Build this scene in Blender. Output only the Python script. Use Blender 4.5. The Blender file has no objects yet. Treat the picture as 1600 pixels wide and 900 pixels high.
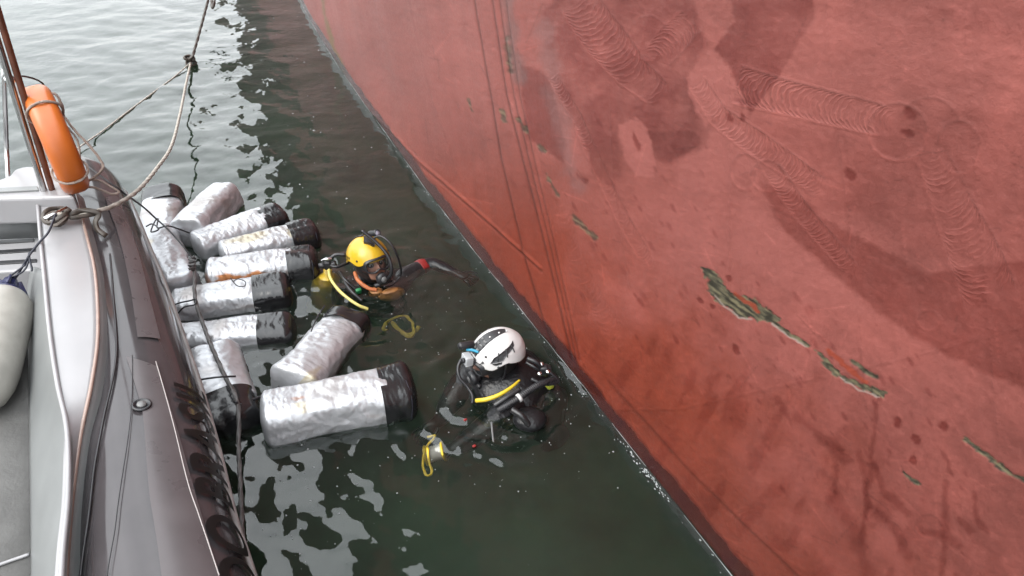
import bpy, bmesh, math, random
import numpy as np
from mathutils import Vector, Matrix
random.seed(4); rng = np.random.default_rng(4)
R = math.radians
SC = bpy.context.scene
C = SC.collection

# ------------------------------------------------------------------ camera
FPX, CAMH, PITCH = 1186.0, 2.7, R(35)
cam = bpy.data.cameras.new('camera'); camo = bpy.data.objects.new('camera', cam); C.objects.link(camo)
cam.sensor_width = 36.0; cam.lens = 36.0 * FPX / 1600.0
cam.clip_start = 0.05; cam.clip_end = 3000
camo.location = (0, 0, CAMH); camo.rotation_euler = (R(90) - PITCH, 0, 0)
SC.camera = camo
# ------------------------------------------------------------------ overcast sky
w = bpy.data.worlds.new('World'); SC.world = w; w.use_nodes = True
nt = w.node_tree; nt.nodes.clear()
out = nt.nodes.new('ShaderNodeOutputWorld'); bg = nt.nodes.new('ShaderNodeBackground')
sky = nt.nodes.new('ShaderNodeTexSky'); sky.sky_type = 'NISHITA'; sky.sun_disc = False
SUN_EL, SUN_AZ = R(48), R(238)      # azimuth measured clockwise from +Y (the camera's heading)
sky.sun_elevation = SUN_EL; sky.sun_rotation = SUN_AZ; sky.dust_density = 4; sky.air_density = 1.2
tc = nt.nodes.new('ShaderNodeTexCoord'); cl = nt.nodes.new('ShaderNodeTexNoise')
cl.inputs['Scale'].default_value = 2.6; cl.inputs['Detail'].default_value = 5
nt.links.new(tc.outputs['Generated'], cl.inputs['Vector'])
cr = nt.nodes.new('ShaderNodeValToRGB')
cr.color_ramp.elements[0].position = 0.3; cr.color_ramp.elements[0].color = (6.6, 6.9, 7.1, 1)
cr.color_ramp.elements[1].position = 0.7; cr.color_ramp.elements[1].color = (9.4, 9.7, 9.8, 1)
nt.links.new(cl.outputs['Fac'], cr.inputs['Fac'])
mx = nt.nodes.new('ShaderNodeMixRGB'); mx.inputs['Fac'].default_value = 0.88   # cloud cover
nt.links.new(sky.outputs['Color'], mx.inputs['Color1']); nt.links.new(cr.outputs['Color'], mx.inputs['Color2'])
# overcast luminance: the zenith three times as bright as the horizon, (1 + 2 sin h) / 3
sxyz = nt.nodes.new('ShaderNodeSeparateXYZ'); nt.links.new(tc.outputs['Generated'], sxyz.inputs[0])
mc = nt.nodes.new('ShaderNodeMapRange'); mc.inputs[1].default_value = 0; mc.inputs[2].default_value = 1; mc.inputs[3].default_value = .5; mc.inputs[4].default_value = 1.5
nt.links.new(sxyz.outputs['Z'], mc.inputs[0])
ms = nt.nodes.new('ShaderNodeVectorMath'); ms.operation = 'SCALE'; nt.links.new(mx.outputs['Color'], ms.inputs[0]); nt.links.new(mc.outputs[0], ms.inputs['Scale'])
nt.links.new(ms.outputs[0], bg.inputs['Color']); bg.inputs['Strength'].default_value = 0.12
nt.links.new(bg.outputs['Background'], out.inputs['Surface'])
sun = bpy.data.lights.new('sun', 'SUN'); sun.energy = 0.6; sun.angle = R(40); sun.color = (1, .97, .92)
suno = bpy.data.objects.new('sun', sun); C.objects.link(suno)
sd = Vector((math.sin(SUN_AZ) * math.cos(SUN_EL), math.cos(SUN_AZ) * math.cos(SUN_EL), math.sin(SUN_EL)))
suno.rotation_euler = (-sd).to_track_quat('-Z', 'Y').to_euler(); suno.location = sd * 30
SC.view_settings.view_transform = 'Standard'; SC.view_settings.look = 'None'
SC.view_settings.exposure = 1.95; SC.view_settings.gamma = 1.0
SC.render.engine = 'CYCLES'
SC.cycles.use_denoising = True; SC.cycles.denoiser = 'OPENIMAGEDENOISE'
SC.cycles.max_bounces = 6; SC.cycles.diffuse_bounces = 3; SC.cycles.glossy_bounces = 3; SC.cycles.transmission_bounces = 4; SC.cycles.volume_bounces = 0; SC.cycles.transparent_max_bounces = 8
SC.cycles.use_adaptive_sampling = True; SC.cycles.adaptive_threshold = .02
SC.cycles.caustics_reflective = True; SC.cycles.caustics_refractive = True
SC.cycles.sample_clamp_indirect = 6

# ------------------------------------------------------------------ helpers
cP, sP = math.cos(PITCH), math.sin(PITCH)
def P(px, py, z):
    """point of the place at height z that the photograph shows at (px, py)"""
    dx = (px - 800) / FPX; dn = (450 - py) / FPX
    d = Vector((dx, cP + dn * sP, -sP + dn * cP))
    return Vector((0, 0, CAMH)) + d * ((z - CAMH) / d.z)
def proj(v):
    v = np.asarray(v, float); y = v[..., 1]; z = v[..., 2] - CAMH
    dep = cP * y - sP * z; up = sP * y + cP * z
    d = np.where(dep > .05, dep, np.nan)
    return 800 + FPX * v[..., 0] / d, 450 - FPX * up / d
_perm = rng.permutation(512).astype(np.int64)
_gr = np.stack([np.cos(np.arange(64) * 2 * np.pi / 64), np.sin(np.arange(64) * 2 * np.pi / 64)], 1)
def perlin(x, y, seed=0):
    x = np.asarray(x, float); y = np.asarray(y, float)
    xi = np.floor(x).astype(np.int64); yi = np.floor(y).astype(np.int64); xf = x - xi; yf = y - yi
    def g(ix, iy, fx, fy):
        h = _perm[(_perm[(ix + seed * 37) & 511] + iy + seed * 11) & 511] & 63
        return _gr[h, 0] * fx + _gr[h, 1] * fy
    u = xf ** 3 * (xf * (xf * 6 - 15) + 10); v = yf ** 3 * (yf * (yf * 6 - 15) + 10)
    a = g(xi, yi, xf, yf); b = g(xi + 1, yi, xf - 1, yf); c = g(xi, yi + 1, xf, yf - 1); d = g(xi + 1, yi + 1, xf - 1, yf - 1)
    return ((a + (b - a) * u) * (1 - v) + (c + (d - c) * u) * v) * 1.5
def fbm(x, y, o=4, seed=0, gain=.5):
    r = 0; a = 1
    for i in range(o):
        r = r + a * perlin(x * 2 ** i, y * 2 ** i, seed + i); a *= gain
    return r
def sstep(a, b, x):
    t = np.clip((x - a) / (b - a), 0, 1); return t * t * (3 - 2 * t)

MATS = {}
def mat(name, col, rough=.5, metal=0., spec=.5, bump=0., bscale=40., var=0., vscale=8., coat=0., attr=None, alpha=1., detail=4, trans=0., rvar=0.):
    if name in MATS: return MATS[name]
    m = bpy.data.materials.new(name); m.use_nodes = True; n = m.node_tree; b = n.nodes['Principled BSDF']
    b.inputs['Base Color'].default_value = (*col, 1); b.inputs['Roughness'].default_value = rough
    b.inputs['Metallic'].default_value = metal; b.inputs['Specular IOR Level'].default_value = spec
    b.inputs['Coat Weight'].default_value = coat; b.inputs['Alpha'].default_value = alpha
    b.inputs['Transmission Weight'].default_value = trans
    t = n.nodes.new('ShaderNodeTexCoord')
    src = None
    if attr:
        a = n.nodes.new('ShaderNodeAttribute'); a.attribute_name = attr; src = a.outputs['Color']
        n.links.new(src, b.inputs['Base Color'])
    if var:
        no = n.nodes.new('ShaderNodeTexNoise'); no.inputs['Scale'].default_value = vscale; no.inputs['Detail'].default_value = 6
        n.links.new(t.outputs['Object'], no.inputs['Vector'])
        mr = n.nodes.new('ShaderNodeMapRange'); mr.inputs[1].default_value = .3; mr.inputs[2].default_value = .7
        mr.inputs[3].default_value = 1 - var; mr.inputs[4].default_value = 1 + var
        n.links.new(no.outputs['Fac'], mr.inputs[0])
        mm = n.nodes.new('ShaderNodeVectorMath'); mm.operation = 'SCALE'
        if src: n.links.new(src, mm.inputs[0])
        else: mm.inputs[0].default_value = col
        n.links.new(mr.outputs[0], mm.inputs['Scale']); n.links.new(mm.outputs[0], b.inputs['Base Color'])
        if rvar:
            m2 = n.nodes.new('ShaderNodeMapRange'); m2.inputs[1].default_value = .3; m2.inputs[2].default_value = .7
            m2.inputs[3].default_value = max(.02, rough - rvar); m2.inputs[4].default_value = rough + rvar
            n.links.new(no.outputs['Fac'], m2.inputs[0]); n.links.new(m2.outputs[0], b.inputs['Roughness'])
    if bump:
        nb = n.nodes.new('ShaderNodeTexNoise'); nb.inputs['Scale'].default_value = bscale; nb.inputs['Detail'].default_value = detail
        n.links.new(t.outputs['Object'], nb.inputs['Vector'])
        bp = n.nodes.new('ShaderNodeBump'); bp.inputs['Strength'].default_value = bump; bp.inputs['Distance'].default_value = .01
        n.links.new(nb.outputs['Fac'], bp.inputs['Height']); n.links.new(bp.outputs['Normal'], b.inputs['Normal'])
    MATS[name] = m; return m

def tag(o, label, cat=None, group=None, kind=None):
    if label: o['label'] = label
    if cat: o['category'] = cat
    if group: o['group'] = group
    if kind: o['kind'] = kind
    return o
def thing(name, label, cat, loc, group=None):
    o = bpy.data.objects.new(name, None); C.objects.link(o); o.location = loc; o.empty_display_size = .1
    return tag(o, label, cat, group)
def base_of(par):
    v = Vector((0, 0, 0))
    while par is not None: v = v + par.location; par = par.parent
    return v
def obj(name, verts, faces, m, parent=None, M=None, smooth=True, colors=None):
    v = np.asarray([tuple(x) for x in verts] if not isinstance(verts, np.ndarray) else verts, float).reshape(-1, 3)
    if M is not None:
        A = np.array(M); v = v @ A[:3, :3].T + A[:3, 3]
    v = v - np.array(base_of(parent))
    me = bpy.data.meshes.new(name); me.from_pydata(v.tolist() if not isinstance(faces, np.ndarray) else [], [], faces if not isinstance(faces, np.ndarray) else [])
    if isinstance(faces, np.ndarray):
        me.vertices.add(len(v)); me.vertices.foreach_set('co', v.ravel())
        k = faces.shape[1]; nf = len(faces)
        me.loops.add(nf * k); me.loops.foreach_set('vertex_index', faces.ravel().astype(np.int32))
        me.polygons.add(nf); me.polygons.foreach_set('loop_start', np.arange(nf, dtype=np.int32) * k)
        me.update(calc_edges=True)
    if colors is not None:
        at = me.color_attributes.new('paint', 'FLOAT_COLOR', 'POINT')
        cc = np.ones((len(v), 4)); cc[:, :3] = colors; at.data.foreach_set('color', cc.ravel())
    me.validate()
    if smooth: me.polygons.foreach_set('use_smooth', [True] * len(me.polygons))
    me.materials.append(m)
    o = bpy.data.objects.new(name, me); C.objects.link(o); o.parent = parent
    return o
def gridfaces(nu, nv, wrapv=False):
    """quads of an nu x nv lattice (row-major, v fastest)"""
    i = np.arange(nu - 1)[:, None]; j = np.arange(nv if wrapv else nv - 1)[None, :]
    a = i * nv + j; b = i * nv + (j + 1) % nv; c = (i + 1) * nv + (j + 1) % nv; d = (i + 1) * nv + j
    return np.stack([a, d, c, b], -1).reshape(-1, 4)
def catmull(pts, n=12):
    pts = [Vector(p) for p in pts]
    q = [pts[0] * 2 - pts[1]] + pts + [pts[-1] * 2 - pts[-2]]; o = []
    for i in range(1, len(q) - 2):
        a, b, c, d = q[i - 1:i + 3]
        for k in range(n):
            t = k / n
            o.append(.5 * ((2 * b) + (c - a) * t + (2 * a - 5 * b + 4 * c - d) * t * t + (3 * b - a - 3 * c + d) * t ** 3))
    o.append(pts[-1]); return o
def frames(path):
    T = []
    for i in range(len(path)):
        T.append((path[min(i + 1, len(path) - 1)] - path[max(i - 1, 0)]).normalized())
    u = T[0].orthogonal().normalized(); out = []
    for t in T:
        u = (u - t * u.dot(t)).normalized(); out.append((t, u, t.cross(u)))
    return out
def tubeverts(path, rad, nseg=10, lobes=0, pitch=.05, depth=.18):
    fr = frames(path); V = []; s = 0
    for i, p in enumerate(path):
        if i: s += (p - path[i - 1]).length
        r = rad[i] if hasattr(rad, '__len__') else rad
        for k in range(nseg):
            a = 2 * math.pi * k / nseg
            rr = r * (1 + (depth * math.cos(lobes * a - 2 * math.pi * s / pitch) if lobes else 0))
            V.append(p + (fr[i][1] * math.cos(a) + fr[i][2] * math.sin(a)) * rr)
    F = [tuple(f) for f in gridfaces(len(path), nseg, True).tolist()]
    F.append(tuple(range(nseg))); F.append(tuple(range(len(V) - 1, len(V) - nseg - 1, -1)))
    return V, F
def tube(name, pts, rad, m, parent=None, n=10, nseg=10, smoothpath=True, M=None, lobes=0, pitch=.05):
    path = catmull(pts, n) if smoothpath else [Vector(p) for p in pts]
    V, F = tubeverts(path, rad if not hasattr(rad, '__len__') else np.interp(np.linspace(0, 1, len(path)), np.linspace(0, 1, len(rad)), rad), nseg, lobes, pitch)
    return obj(name, V, F, m, parent, M)
def rope(name, pts, rad, m, parent=None, n=60):
    """three-strand laid rope"""
    path = catmull(pts, n)
    L = sum((path[i + 1] - path[i]).length for i in range(len(path) - 1))
    k = max(20, min(900, int(L / (rad * 1.1)))); cum = [0]
    for i in range(len(path) - 1): cum.append(cum[-1] + (path[i + 1] - path[i]).length)
    A = np.array([tuple(p) for p in path]); ss = np.linspace(0, cum[-1], k)
    pp = [Vector((np.interp(s, cum, A[:, 0]), np.interp(s, cum, A[:, 1]), np.interp(s, cum, A[:, 2]))) for s in ss]
    V, F = tubeverts(pp, rad, 12, 3, rad * 10, .2)
    return obj(name, V, F, m, parent)
def lathe(prof, n=24):
    V = []; 
    for (r, z) in prof:
        for k in range(n):
            a = 2 * math.pi * k / n; V.append((r * math.cos(a), r * math.sin(a), z))
    F = [tuple(f[::-1]) for f in gridfaces(len(prof), n, True).tolist()]
    F.append(tuple(range(n - 1, -1, -1))); F.append(tuple(range(len(V) - n, len(V))))
    return V, F
def boxv(c, d, bev=.15):
    """chamfered block: centre c, size d"""
    bm = bmesh.new(); bmesh.ops.create_cube(bm, size=1)
    for v in bm.verts: v.co = Vector((v.co.x * d[0], v.co.y * d[1], v.co.z * d[2]))
    bmesh.ops.bevel(bm, geom=bm.edges[:], offset=min(d) * bev, segments=2, affect='EDGES', profile=.5)
    bm.verts.index_update()
    V = [v.co + Vector(c) for v in bm.verts]; F = [tuple(v.index for v in f.verts) for f in bm.faces]; bm.free(); return V, F
def sphere(c, r, nu=14, nv=18):
    V = []
    rr = r if hasattr(r, '__len__') else (r, r, r)
    for i in range(nu):
        th = math.pi * (i + .02) / (nu - .96)
        for j in range(nv):
            a = 2 * math.pi * j / nv; V.append((c[0] + rr[0] * math.sin(th) * math.cos(a), c[1] + rr[1] * math.sin(th) * math.sin(a), c[2] + rr[2] * math.cos(th)))
    F = [tuple(f) for f in gridfaces(nu, nv, True).tolist()]
    F.append(tuple(range(nv))); F.append(tuple(range(len(V) - 1, len(V) - nv - 1, -1))); return V, F
def merge(parts):
    V = []; F = []
    for v, f in parts:
        o = len(V); V += [Vector(x) for x in v]; F += [tuple(i + o for i in q) for q in f]
    return V, F
def xf(vf, M):
    return [M @ Vector(v) for v in vf[0]], vf[1]
def align(a, b):
    """matrix with local Z running from a towards b, origin at a"""
    d = (Vector(b) - Vector(a)).normalized()
    return Matrix.Translation(a) @ d.to_track_quat('Z', 'Y').to_matrix().to_4x4()
def inpoly(px, py, poly):
    """signed distance (positive inside) to a polygon, in the same units"""
    px = np.asarray(px); py = np.asarray(py); ins = np.zeros(px.shape, bool); d = np.full(px.shape, 1e9)
    n = len(poly)
    for i in range(n):
        x0, y0 = poly[i]; x1, y1 = poly[(i + 1) % n]
        c = ((y0 > py) != (y1 > py)); 
        with np.errstate(divide='ignore', invalid='ignore'):
            xi = (x1 - x0) * (py - y0) / (y1 - y0 if y1 != y0 else 1e-9) + x0
        ins ^= c & (px < xi)
        ex, ey = x1 - x0, y1 - y0; t = np.clip(((px - x0) * ex + (py - y0) * ey) / (ex * ex + ey * ey + 1e-9), 0, 1)
        d = np.minimum(d, np.hypot(px - x0 - t * ex, py - y0 - t * ey))
    return np.where(ins, d, -d)
def polyline(px, py, pts):
    """distance to an open line, arc position along it and signed side"""
    d = np.full(px.shape, 1e9); s = np.zeros(px.shape); sd_ = np.zeros(px.shape); acc = 0
    for (x0, y0), (x1, y1) in zip(pts[:-1], pts[1:]):
        ex, ey = x1 - x0, y1 - y0; L = math.hypot(ex, ey)
        t = np.clip(((px - x0) * ex + (py - y0) * ey) / (L * L), 0, 1)
        dd = np.hypot(px - x0 - t * ex, py - y0 - t * ey); k = dd < d
        s = np.where(k, acc + t * L, s); sd_ = np.where(k, ((px - x0) * ey - (py - y0) * ex) / L, sd_); d = np.where(k, dd, d); acc += L
    return d, s, sd_

# ------------------------------------------------------------------ the ship's side
WL = [P(a, b, 0) for a, b in [(1150, 900), (1010, 730), (870, 560), (750, 405), (640, 250), (550, 140), (470, 0)]]
_cf = np.polyfit([p.y for p in WL], [p.x for p in WL], 3)
def WX(y):
    y = np.asarray(y, float); yc = np.clip(y, 1.6, 10.6)
    return np.polyval(_cf, yc) + np.polyval(np.polyder(_cf), yc) * (y - yc)
HN = np.array([-.926, -.378, 0])
FL = .09
def hull_pt(y, z, off=0.):
    o = np.where(z > 0, FL * z, .35 * z) + off + .42 * np.maximum(z - 2.85, 0) * sstep(2.5, 6.5, y)
    return np.stack([WX(y) + HN[0] * o, y + HN[1] * o, z + 0 * y], -1)
def build_hull(ship):
    ys = [.35]
    while ys[-1] < 12: ys.append(ys[-1] + (.0026 if ys[-1] < 4 else .005) * max(1.25, math.hypot(1.2, ys[-1])))
    ys = np.concatenate([np.linspace(-14, .3, 24), ys, 12 + np.geomspace(.1, 40, 40)])
    zs = np.concatenate([np.linspace(-2.2, -.1, 12), np.arange(-.06, 2.75, .0038), np.linspace(2.8, 4.4, 12)])
    Y, Z = np.meshgrid(ys, zs, indexing='ij')
    pos = hull_pt(Y, Z); px, py = proj(pos)
    vis = np.isfinite(px) & (px > 380) & (px < 1750) & (py > -120) & (py < 1050)
    x = px[vis]; y = py[vis]; z = Z[vis]; yw = Y[vis]
    wx = x + 3 * perlin(x / 26, y / 26, 3) + 1.6 * perlin(x / 8, y / 8, 4); wy = y + 3 * perlin(x / 26, y / 26, 5) + 1.6 * perlin(x / 8, y / 8, 6)
    n1 = fbm(x / 190, y / 190, 5, 7); n2 = fbm(x / 40, y / 40, 4, 9); n3 = fbm(x / 9, y / 9, 2, 12)
    # streaks that run up and down the frames (hull space)
    st = fbm(yw * 9, z * .9, 4, 20)
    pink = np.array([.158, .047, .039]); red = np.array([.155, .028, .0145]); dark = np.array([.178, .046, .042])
    # paler pink high up, deeper red low down
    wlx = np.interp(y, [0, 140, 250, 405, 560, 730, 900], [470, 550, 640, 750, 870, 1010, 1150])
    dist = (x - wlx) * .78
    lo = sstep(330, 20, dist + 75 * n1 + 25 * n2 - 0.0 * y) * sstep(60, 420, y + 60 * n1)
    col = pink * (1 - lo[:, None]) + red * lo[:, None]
    # glare at the far end put into the paint as a paler, greyer tone
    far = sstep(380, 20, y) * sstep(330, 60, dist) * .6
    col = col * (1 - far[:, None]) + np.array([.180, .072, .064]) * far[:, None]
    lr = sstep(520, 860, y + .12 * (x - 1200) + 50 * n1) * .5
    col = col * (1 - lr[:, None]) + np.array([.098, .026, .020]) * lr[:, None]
    sm = fbm((x * .72 + y * .70) / 150, (y * .72 - x * .70) / 24, 4, 90) * sstep(300, 500, y)       # smears along the waterline
    n4 = perlin(x / 3.1, y / 3.1, 95); xh = fbm((x + .4 * y) / 60, (y - .35 * x) / 5, 3, 97)
    col *= (1 + .10 * sm + .045 * n4 + .045 * xh)[:, None]
    col *= (1 + .17 * n1 + .07 * n2 + .05 * n3 + .07 * st)[:, None]
    hgt = .0012 * n2 + .00045 * n3
    def blend(m, c, k=1.):
        nonlocal col
        m = np.clip(m * k, 0, 1)[:, None]; col = col * (1 - m) + np.asarray(c) * m
    def darken(m, f):
        nonlocal col
        col = col * (1 - np.clip(m, 0, 1)[:, None] * (1 - np.asarray(f)))
    def poly(pts, fe=4, warp=1, grow=0):
        return sstep(-fe, fe, inpoly(wx if warp else x, wy if warp else y, pts) + grow)
    DK = np.array([.60, .47, .47])
    # old darker coats left standing
    A = poly([(1133, -60), (1268, -60), (1273, 25), (1220, 117), (1172, 178), (1153, 133), (1140, 103), (1113, 77), (1147, 33)], 3)
    darken(A * (.85 + .3 * n2), DK)
    B = poly([(925, -60), (1062, -60), (1102, 72), (1070, 112), (1100, 200), (1092, 228), (1047, 258), (1010, 240), (988, 186), (966, 194), (975, 275), (935, 278), (895, 190), (862, 110), (850, 20)], 7)
    darken(B * np.clip(.62 + .55 * n2 + .25 * n3, 0, 1), [.62, .50, .50])
    darken(poly([(812, 95), (862, 122), (893, 250), (884, 256), (822, 212)], 3) * .8, DK)
    darken(poly([(1000, 205), (1085, 205), (1094, 225), (1045, 255), (1015, 250)], 3) * .5, DK)
    D = poly([(1191, 286), (1238, 298), (1288, 345), (1393, 403), (1440, 430), (1510, 420), (1640, 400), (1700, 640), (1600, 610), (1480, 560), (1378, 500), (1288, 418), (1238, 376), (1214, 345)], 5)
    darken(D * (.9 + .2 * n2), [.68, .56, .54])
    darken(poly([(1360, 215), (1500, 170), (1700, 180), (1700, 420), (1480, 420), (1300, 330)], 26) * .45, [.72, .62, .6])
    darken(poly([(1180, 185), (1345, 220), (1380, 330), (1260, 330), (1190, 240)], 10) * .5, [.74, .66, .64])
    darken(poly([(1440, 10), (1700, 10), (1700, 70), (1480, 40)], 12) * .35, [.7, .6, .6])
    # newer light touch-ups
    LT = np.array([.185, .058, .049])
    blend(poly([(967, 197), (993, 182), (1007, 193), (1020, 240), (1022, 275), (993, 276), (977, 240)], 2), LT, .9)
    blend(poly([(1070, 122), (1106, 77), (1122, 83), (1156, 146), (1169, 172), (1130, 163), (1120, 172), (1100, 199), (1074, 150)], 2), LT, .9)
    blend(poly([(884, 197), (912, 198), (925, 235), (930, 275), (885, 255)], 3), LT, .55)
    blend(poly([(1058, 252), (1100, 232), (1120, 190), (1160, 200), (1190, 260), (1115, 300), (1055, 300)], 5), LT, .6)
    blend(poly([(1165, 300), (1215, 352), (1290, 424), (1378, 505), (1250, 470), (1150, 400)], 8), LT, .6)
    blend(poly([(880, 300), (1000, 290), (1100, 310), (1180, 360), (1230, 420), (1120, 430), (1000, 420), (930, 380)], 40), LT, .4)
    blend(poly([(1190, 20), (1420, 30), (1560, 90), (1500, 150), (1300, 125), (1230, 100)], 30), LT, .35)
    blend(poly([(620, 40), (730, 60), (760, 200), (700, 230), (640, 150)], 30), LT, .3)
    darken(poly([(1147, 155), (1172, 158), (1160, 168)], 3), DK)
    # roller and grinder tracks: overlapping arcs inside a band
    arc = np.zeros((len(x), 3))
    def band(pts, wd, sp, bul, k=1., relief=.0011):
        nonlocal hgt, col
        d, s, sd_ = polyline(x, y, pts); L = sum(math.hypot(b[0] - a[0], b[1] - a[1]) for a, b in zip(pts[:-1], pts[1:]))
        W = np.interp(s, np.linspace(0, L, len(wd)), wd); m = sstep(1., .93, d / W) * (s > 2) * sstep(L, L * .86, s)
        q = np.clip(sd_ / W, -1, 1)
        ph = (s + bul * W * np.sqrt(np.clip(1 - q * q, 0, 1)) + 1.8 * n3 + 3.5 * n2 + 9 * n1) / sp
        ph2 = (s + bul * .55 * W * np.sqrt(np.clip(1 - (q * .9 + .1) ** 2, 0, 1)) + 2 * n2) / (sp * 1.37)
        on = m > .02
        arc[on, 0] = ph[on]; arc[on, 1] = ph2[on]; arc[on, 2] = (m * k * np.clip(.62 + 1.2 * n2 + .8 * n1, 0, 1.2))[on]
        e = np.exp(-((np.abs(sd_) - W) / 1.6) ** 2) * (s > 2) * (s < L * .9) * (d < W + 6)
        hgt = hgt + e * .0016 * k * np.where(sd_ > 0, 1, .9)
        col = col * (1 + (.18 * k * e * np.where(sd_ > 0, -1, 1))[:, None])
    band([(1150, 132), (1240, 155), (1375, 190), (1395, 196)], [30, 27, 26, 24], 8.5, 1.0, 1.1)
    band([(1086, 128), (1122, 182), (1170, 215), (1232, 258), (1290, 300)], [15, 17, 20, 18, 14], 8, -1., .8)
    band([(1450, 245), (1480, 320), (1524, 415), (1548, 480)], [24, 33, 42, 46], 9.5, -1.0, .95)
    band([(1205, 262), (1250, 330), (1330, 428)], [14, 14, 12], 7.5, -1., .75)
    band([(866, 118), (905, 180), (940, 260), (975, 340), (1022, 430)], [9, 9, 9, 10, 10], 6, -1., .75)
    band([(905, 0), (935, 45), (985, 110), (1040, 160)], [30, 32, 26, 20], 9, -1., .8)
    band([(1080, 30), (1050, 60), (1020, 95)], [22, 25, 22], 8, 1., .8)
    band([(880, 330), (905, 420), (960, 520), (1040, 610)], [12, 14, 16, 16], 9, -1., .35)
    band([(900, 560), (980, 640), (1090, 740), (1200, 850)], [18, 22, 24, 26], 11, 1., .3)
    def ring(cx, cy, rx, ry, k=1., a0=-4, a1=4):
        nonlocal hgt, col
        q = np.hypot((x - cx) / rx, (y - cy) / ry); an = np.arctan2(y - cy, x - cx)
        e = np.exp(-((q - 1) * min(rx, ry) / 1.7) ** 2) * ((an > a0) & (an < a1))
        hgt = hgt + e * .0016 * k; col = col * (1 + (k * .2 * e * np.where(y > cy, 1, -1))[:, None])
    ring(1397, 208, 45, 45); ring(1492, 232, 33, 42, .8); ring(1446, 196, 46, 42, .8, -2.9, -.1)
    ring(1165, 268, 22, 28, .7); ring(1200, 275, 25, 24, .7); ring(1444, 503, 17, 15, .7); ring(1452, 822, 20, 18, .8)
    ring(965, 40, 40, 55, .5); ring(1010, 60, 30, 35, .5); ring(700, 400, 24, 30, .3)
    darken(sstep(1, .7, np.hypot((x - 1397) / 44, (y - 208) / 44)) * .35, [.8, .72, .7])
    # blisters and rusty spots
    for cx, cy, rx, ry in [(1415, 178, 9, 11), (1411, 209, 10, 7), (1322, 274, 9, 11), (1140, 184, 5, 7), (1162, 185, 4, 7), (1398, 661, 7, 9), (1428, 688, 8, 8), (1472, 667, 6, 7), (1424, 719, 5, 7), (1095, 470, 5, 6), (1140, 435, 5, 5), (1114, 478, 4, 4), (1152, 545, 6, 9), (919, 281, 5, 5), (994, 222, 4, 15)]:
        m = sstep(1.25, .75, np.hypot((wx - cx + (wy - cy) * -.3) / rx, (wy - cy) / ry)); darken(m * .85, [.55, .34, .32]); hgt = hgt - .0008 * m
    for i in range(150):
        t = rng.random(); cx = 880 + 620 * t + rng.normal(0, 70); cy = 330 + 450 * t + rng.normal(0, 90); rr = rng.uniform(1.2, 4.5)
        m_ = (np.abs(x - cx) < 16) & (np.abs(y - cy) < 20)
        if not m_.any(): continue
        q = np.hypot((x[m_] - cx + (y[m_] - cy) * -.5) / rr, (y[m_] - cy) / (rr * 2.2)); f = sstep(1.3, .5, q) * rng.uniform(.3, .8)
        col[m_] *= (1 - f[:, None] * np.array([.35, .5, .5]))
    # wet run-down stains
    for pts, wd in [([(1366, 625), (1360, 715), (1352, 790), (1345, 850)], 6), ([(1335, 710), (1350, 745), (1355, 790)], 8), ([(1362, 725), (1380, 770), (1405, 790), (1420, 805)], 7), ([(1478, 755), (1478, 810), (1475, 880), (1470, 960)], 9),
                    ([(1523, 770), (1528, 810), (1545, 830)], 6), ([(1480, 720), (1484, 738), (1492, 746)], 4), ([(1305, 730), (1302, 770)], 4), ([(1310, 700), (1330, 722)], 4), ([(1500, 810), (1518, 832)], 6), ([(1445, 830), (1470, 835), (1500, 850)], 10), ([(1300, 780), (1335, 830), (1360, 900)], 16), ([(1240, 650), (1290, 690), (1320, 720)], 10), ([(1370, 800), (1400, 830), (1420, 870)], 12), ([(1215, 625), (1235, 660)], 6)]:
        d, s, _ = polyline(wx, wy, pts); darken(sstep(wd * 1.1, wd * .2, d + 3.5 * n2) * .6, [.6, .44, .42])
    mot = sstep(.05, .5, fbm((x + y * .5) / 38, (y - x * .6) / 95, 4, 31)) * sstep(420, 150, dist) * sstep(430, 620, y)
    darken(mot * .45, [.62, .42, .4])
    # scrapes down to bare, oxidised steel
    steel = np.array([.060, .054, .037]); 
    def scrape(m, k=1.):
        nonlocal hgt
        v = np.clip(.42 + .9 * fbm((x * .8 + y * .6) / 26, (y * .8 - x * .6) / 4.5, 4, 41) + .25 * n3, 0, 1)[:, None]
        blend(m, steel * (.35 + .95 * v) + np.array([.030, .022, .006]) * v * v, k); hgt = hgt - .0022 * m
    def K(pts, sc=3.461, ox=1060, oy=400): return [(a / sc + ox, b / sc + oy) for a, b in pts]
    s1 = poly(K([(140, 60), (200, 90), (240, 150), (300, 205), (380, 240), (480, 280), (540, 340), (520, 360), (400, 335), (320, 318), (240, 260), (190, 205), (150, 120)]), 1.3, 1, 1.5 + 3.5 * n3 + 3 * n2)
    d, s, _ = polyline(wx, wy, K([(500, 350), (560, 400), (620, 440), (700, 485)])); s1 = np.maximum(s1, sstep(4, 2, d))
    s2 = poly(K([(730, 510), (775, 555), (860, 632), (940, 680), (1040, 725), (1110, 738), (1085, 768), (980, 737), (870, 672), (790, 610)]), 1.2, 1, .6 + 2.5 * n3 + 2 * n2)
    d, s, _ = polyline(wx, wy, K([(920, 575), (990, 620), (1055, 665)])); s2 = np.maximum(s2, sstep(4.5, 2, d))
    d, s, _ = polyline(wx, wy, K([(810, 330), (880, 390), (960, 450), (1080, 520)], 2.6475, 1200, 560)); s3 = sstep(4.6, 2.2, d + 1.6 * n3)
    d, s, _ = polyline(wx, wy, K([(555, 470), (585, 492), (620, 522)], 2.6475, 1200, 560)); s3 = np.maximum(s3, sstep(3.6, 1.5, d))
    s4 = 0 * x
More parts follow.
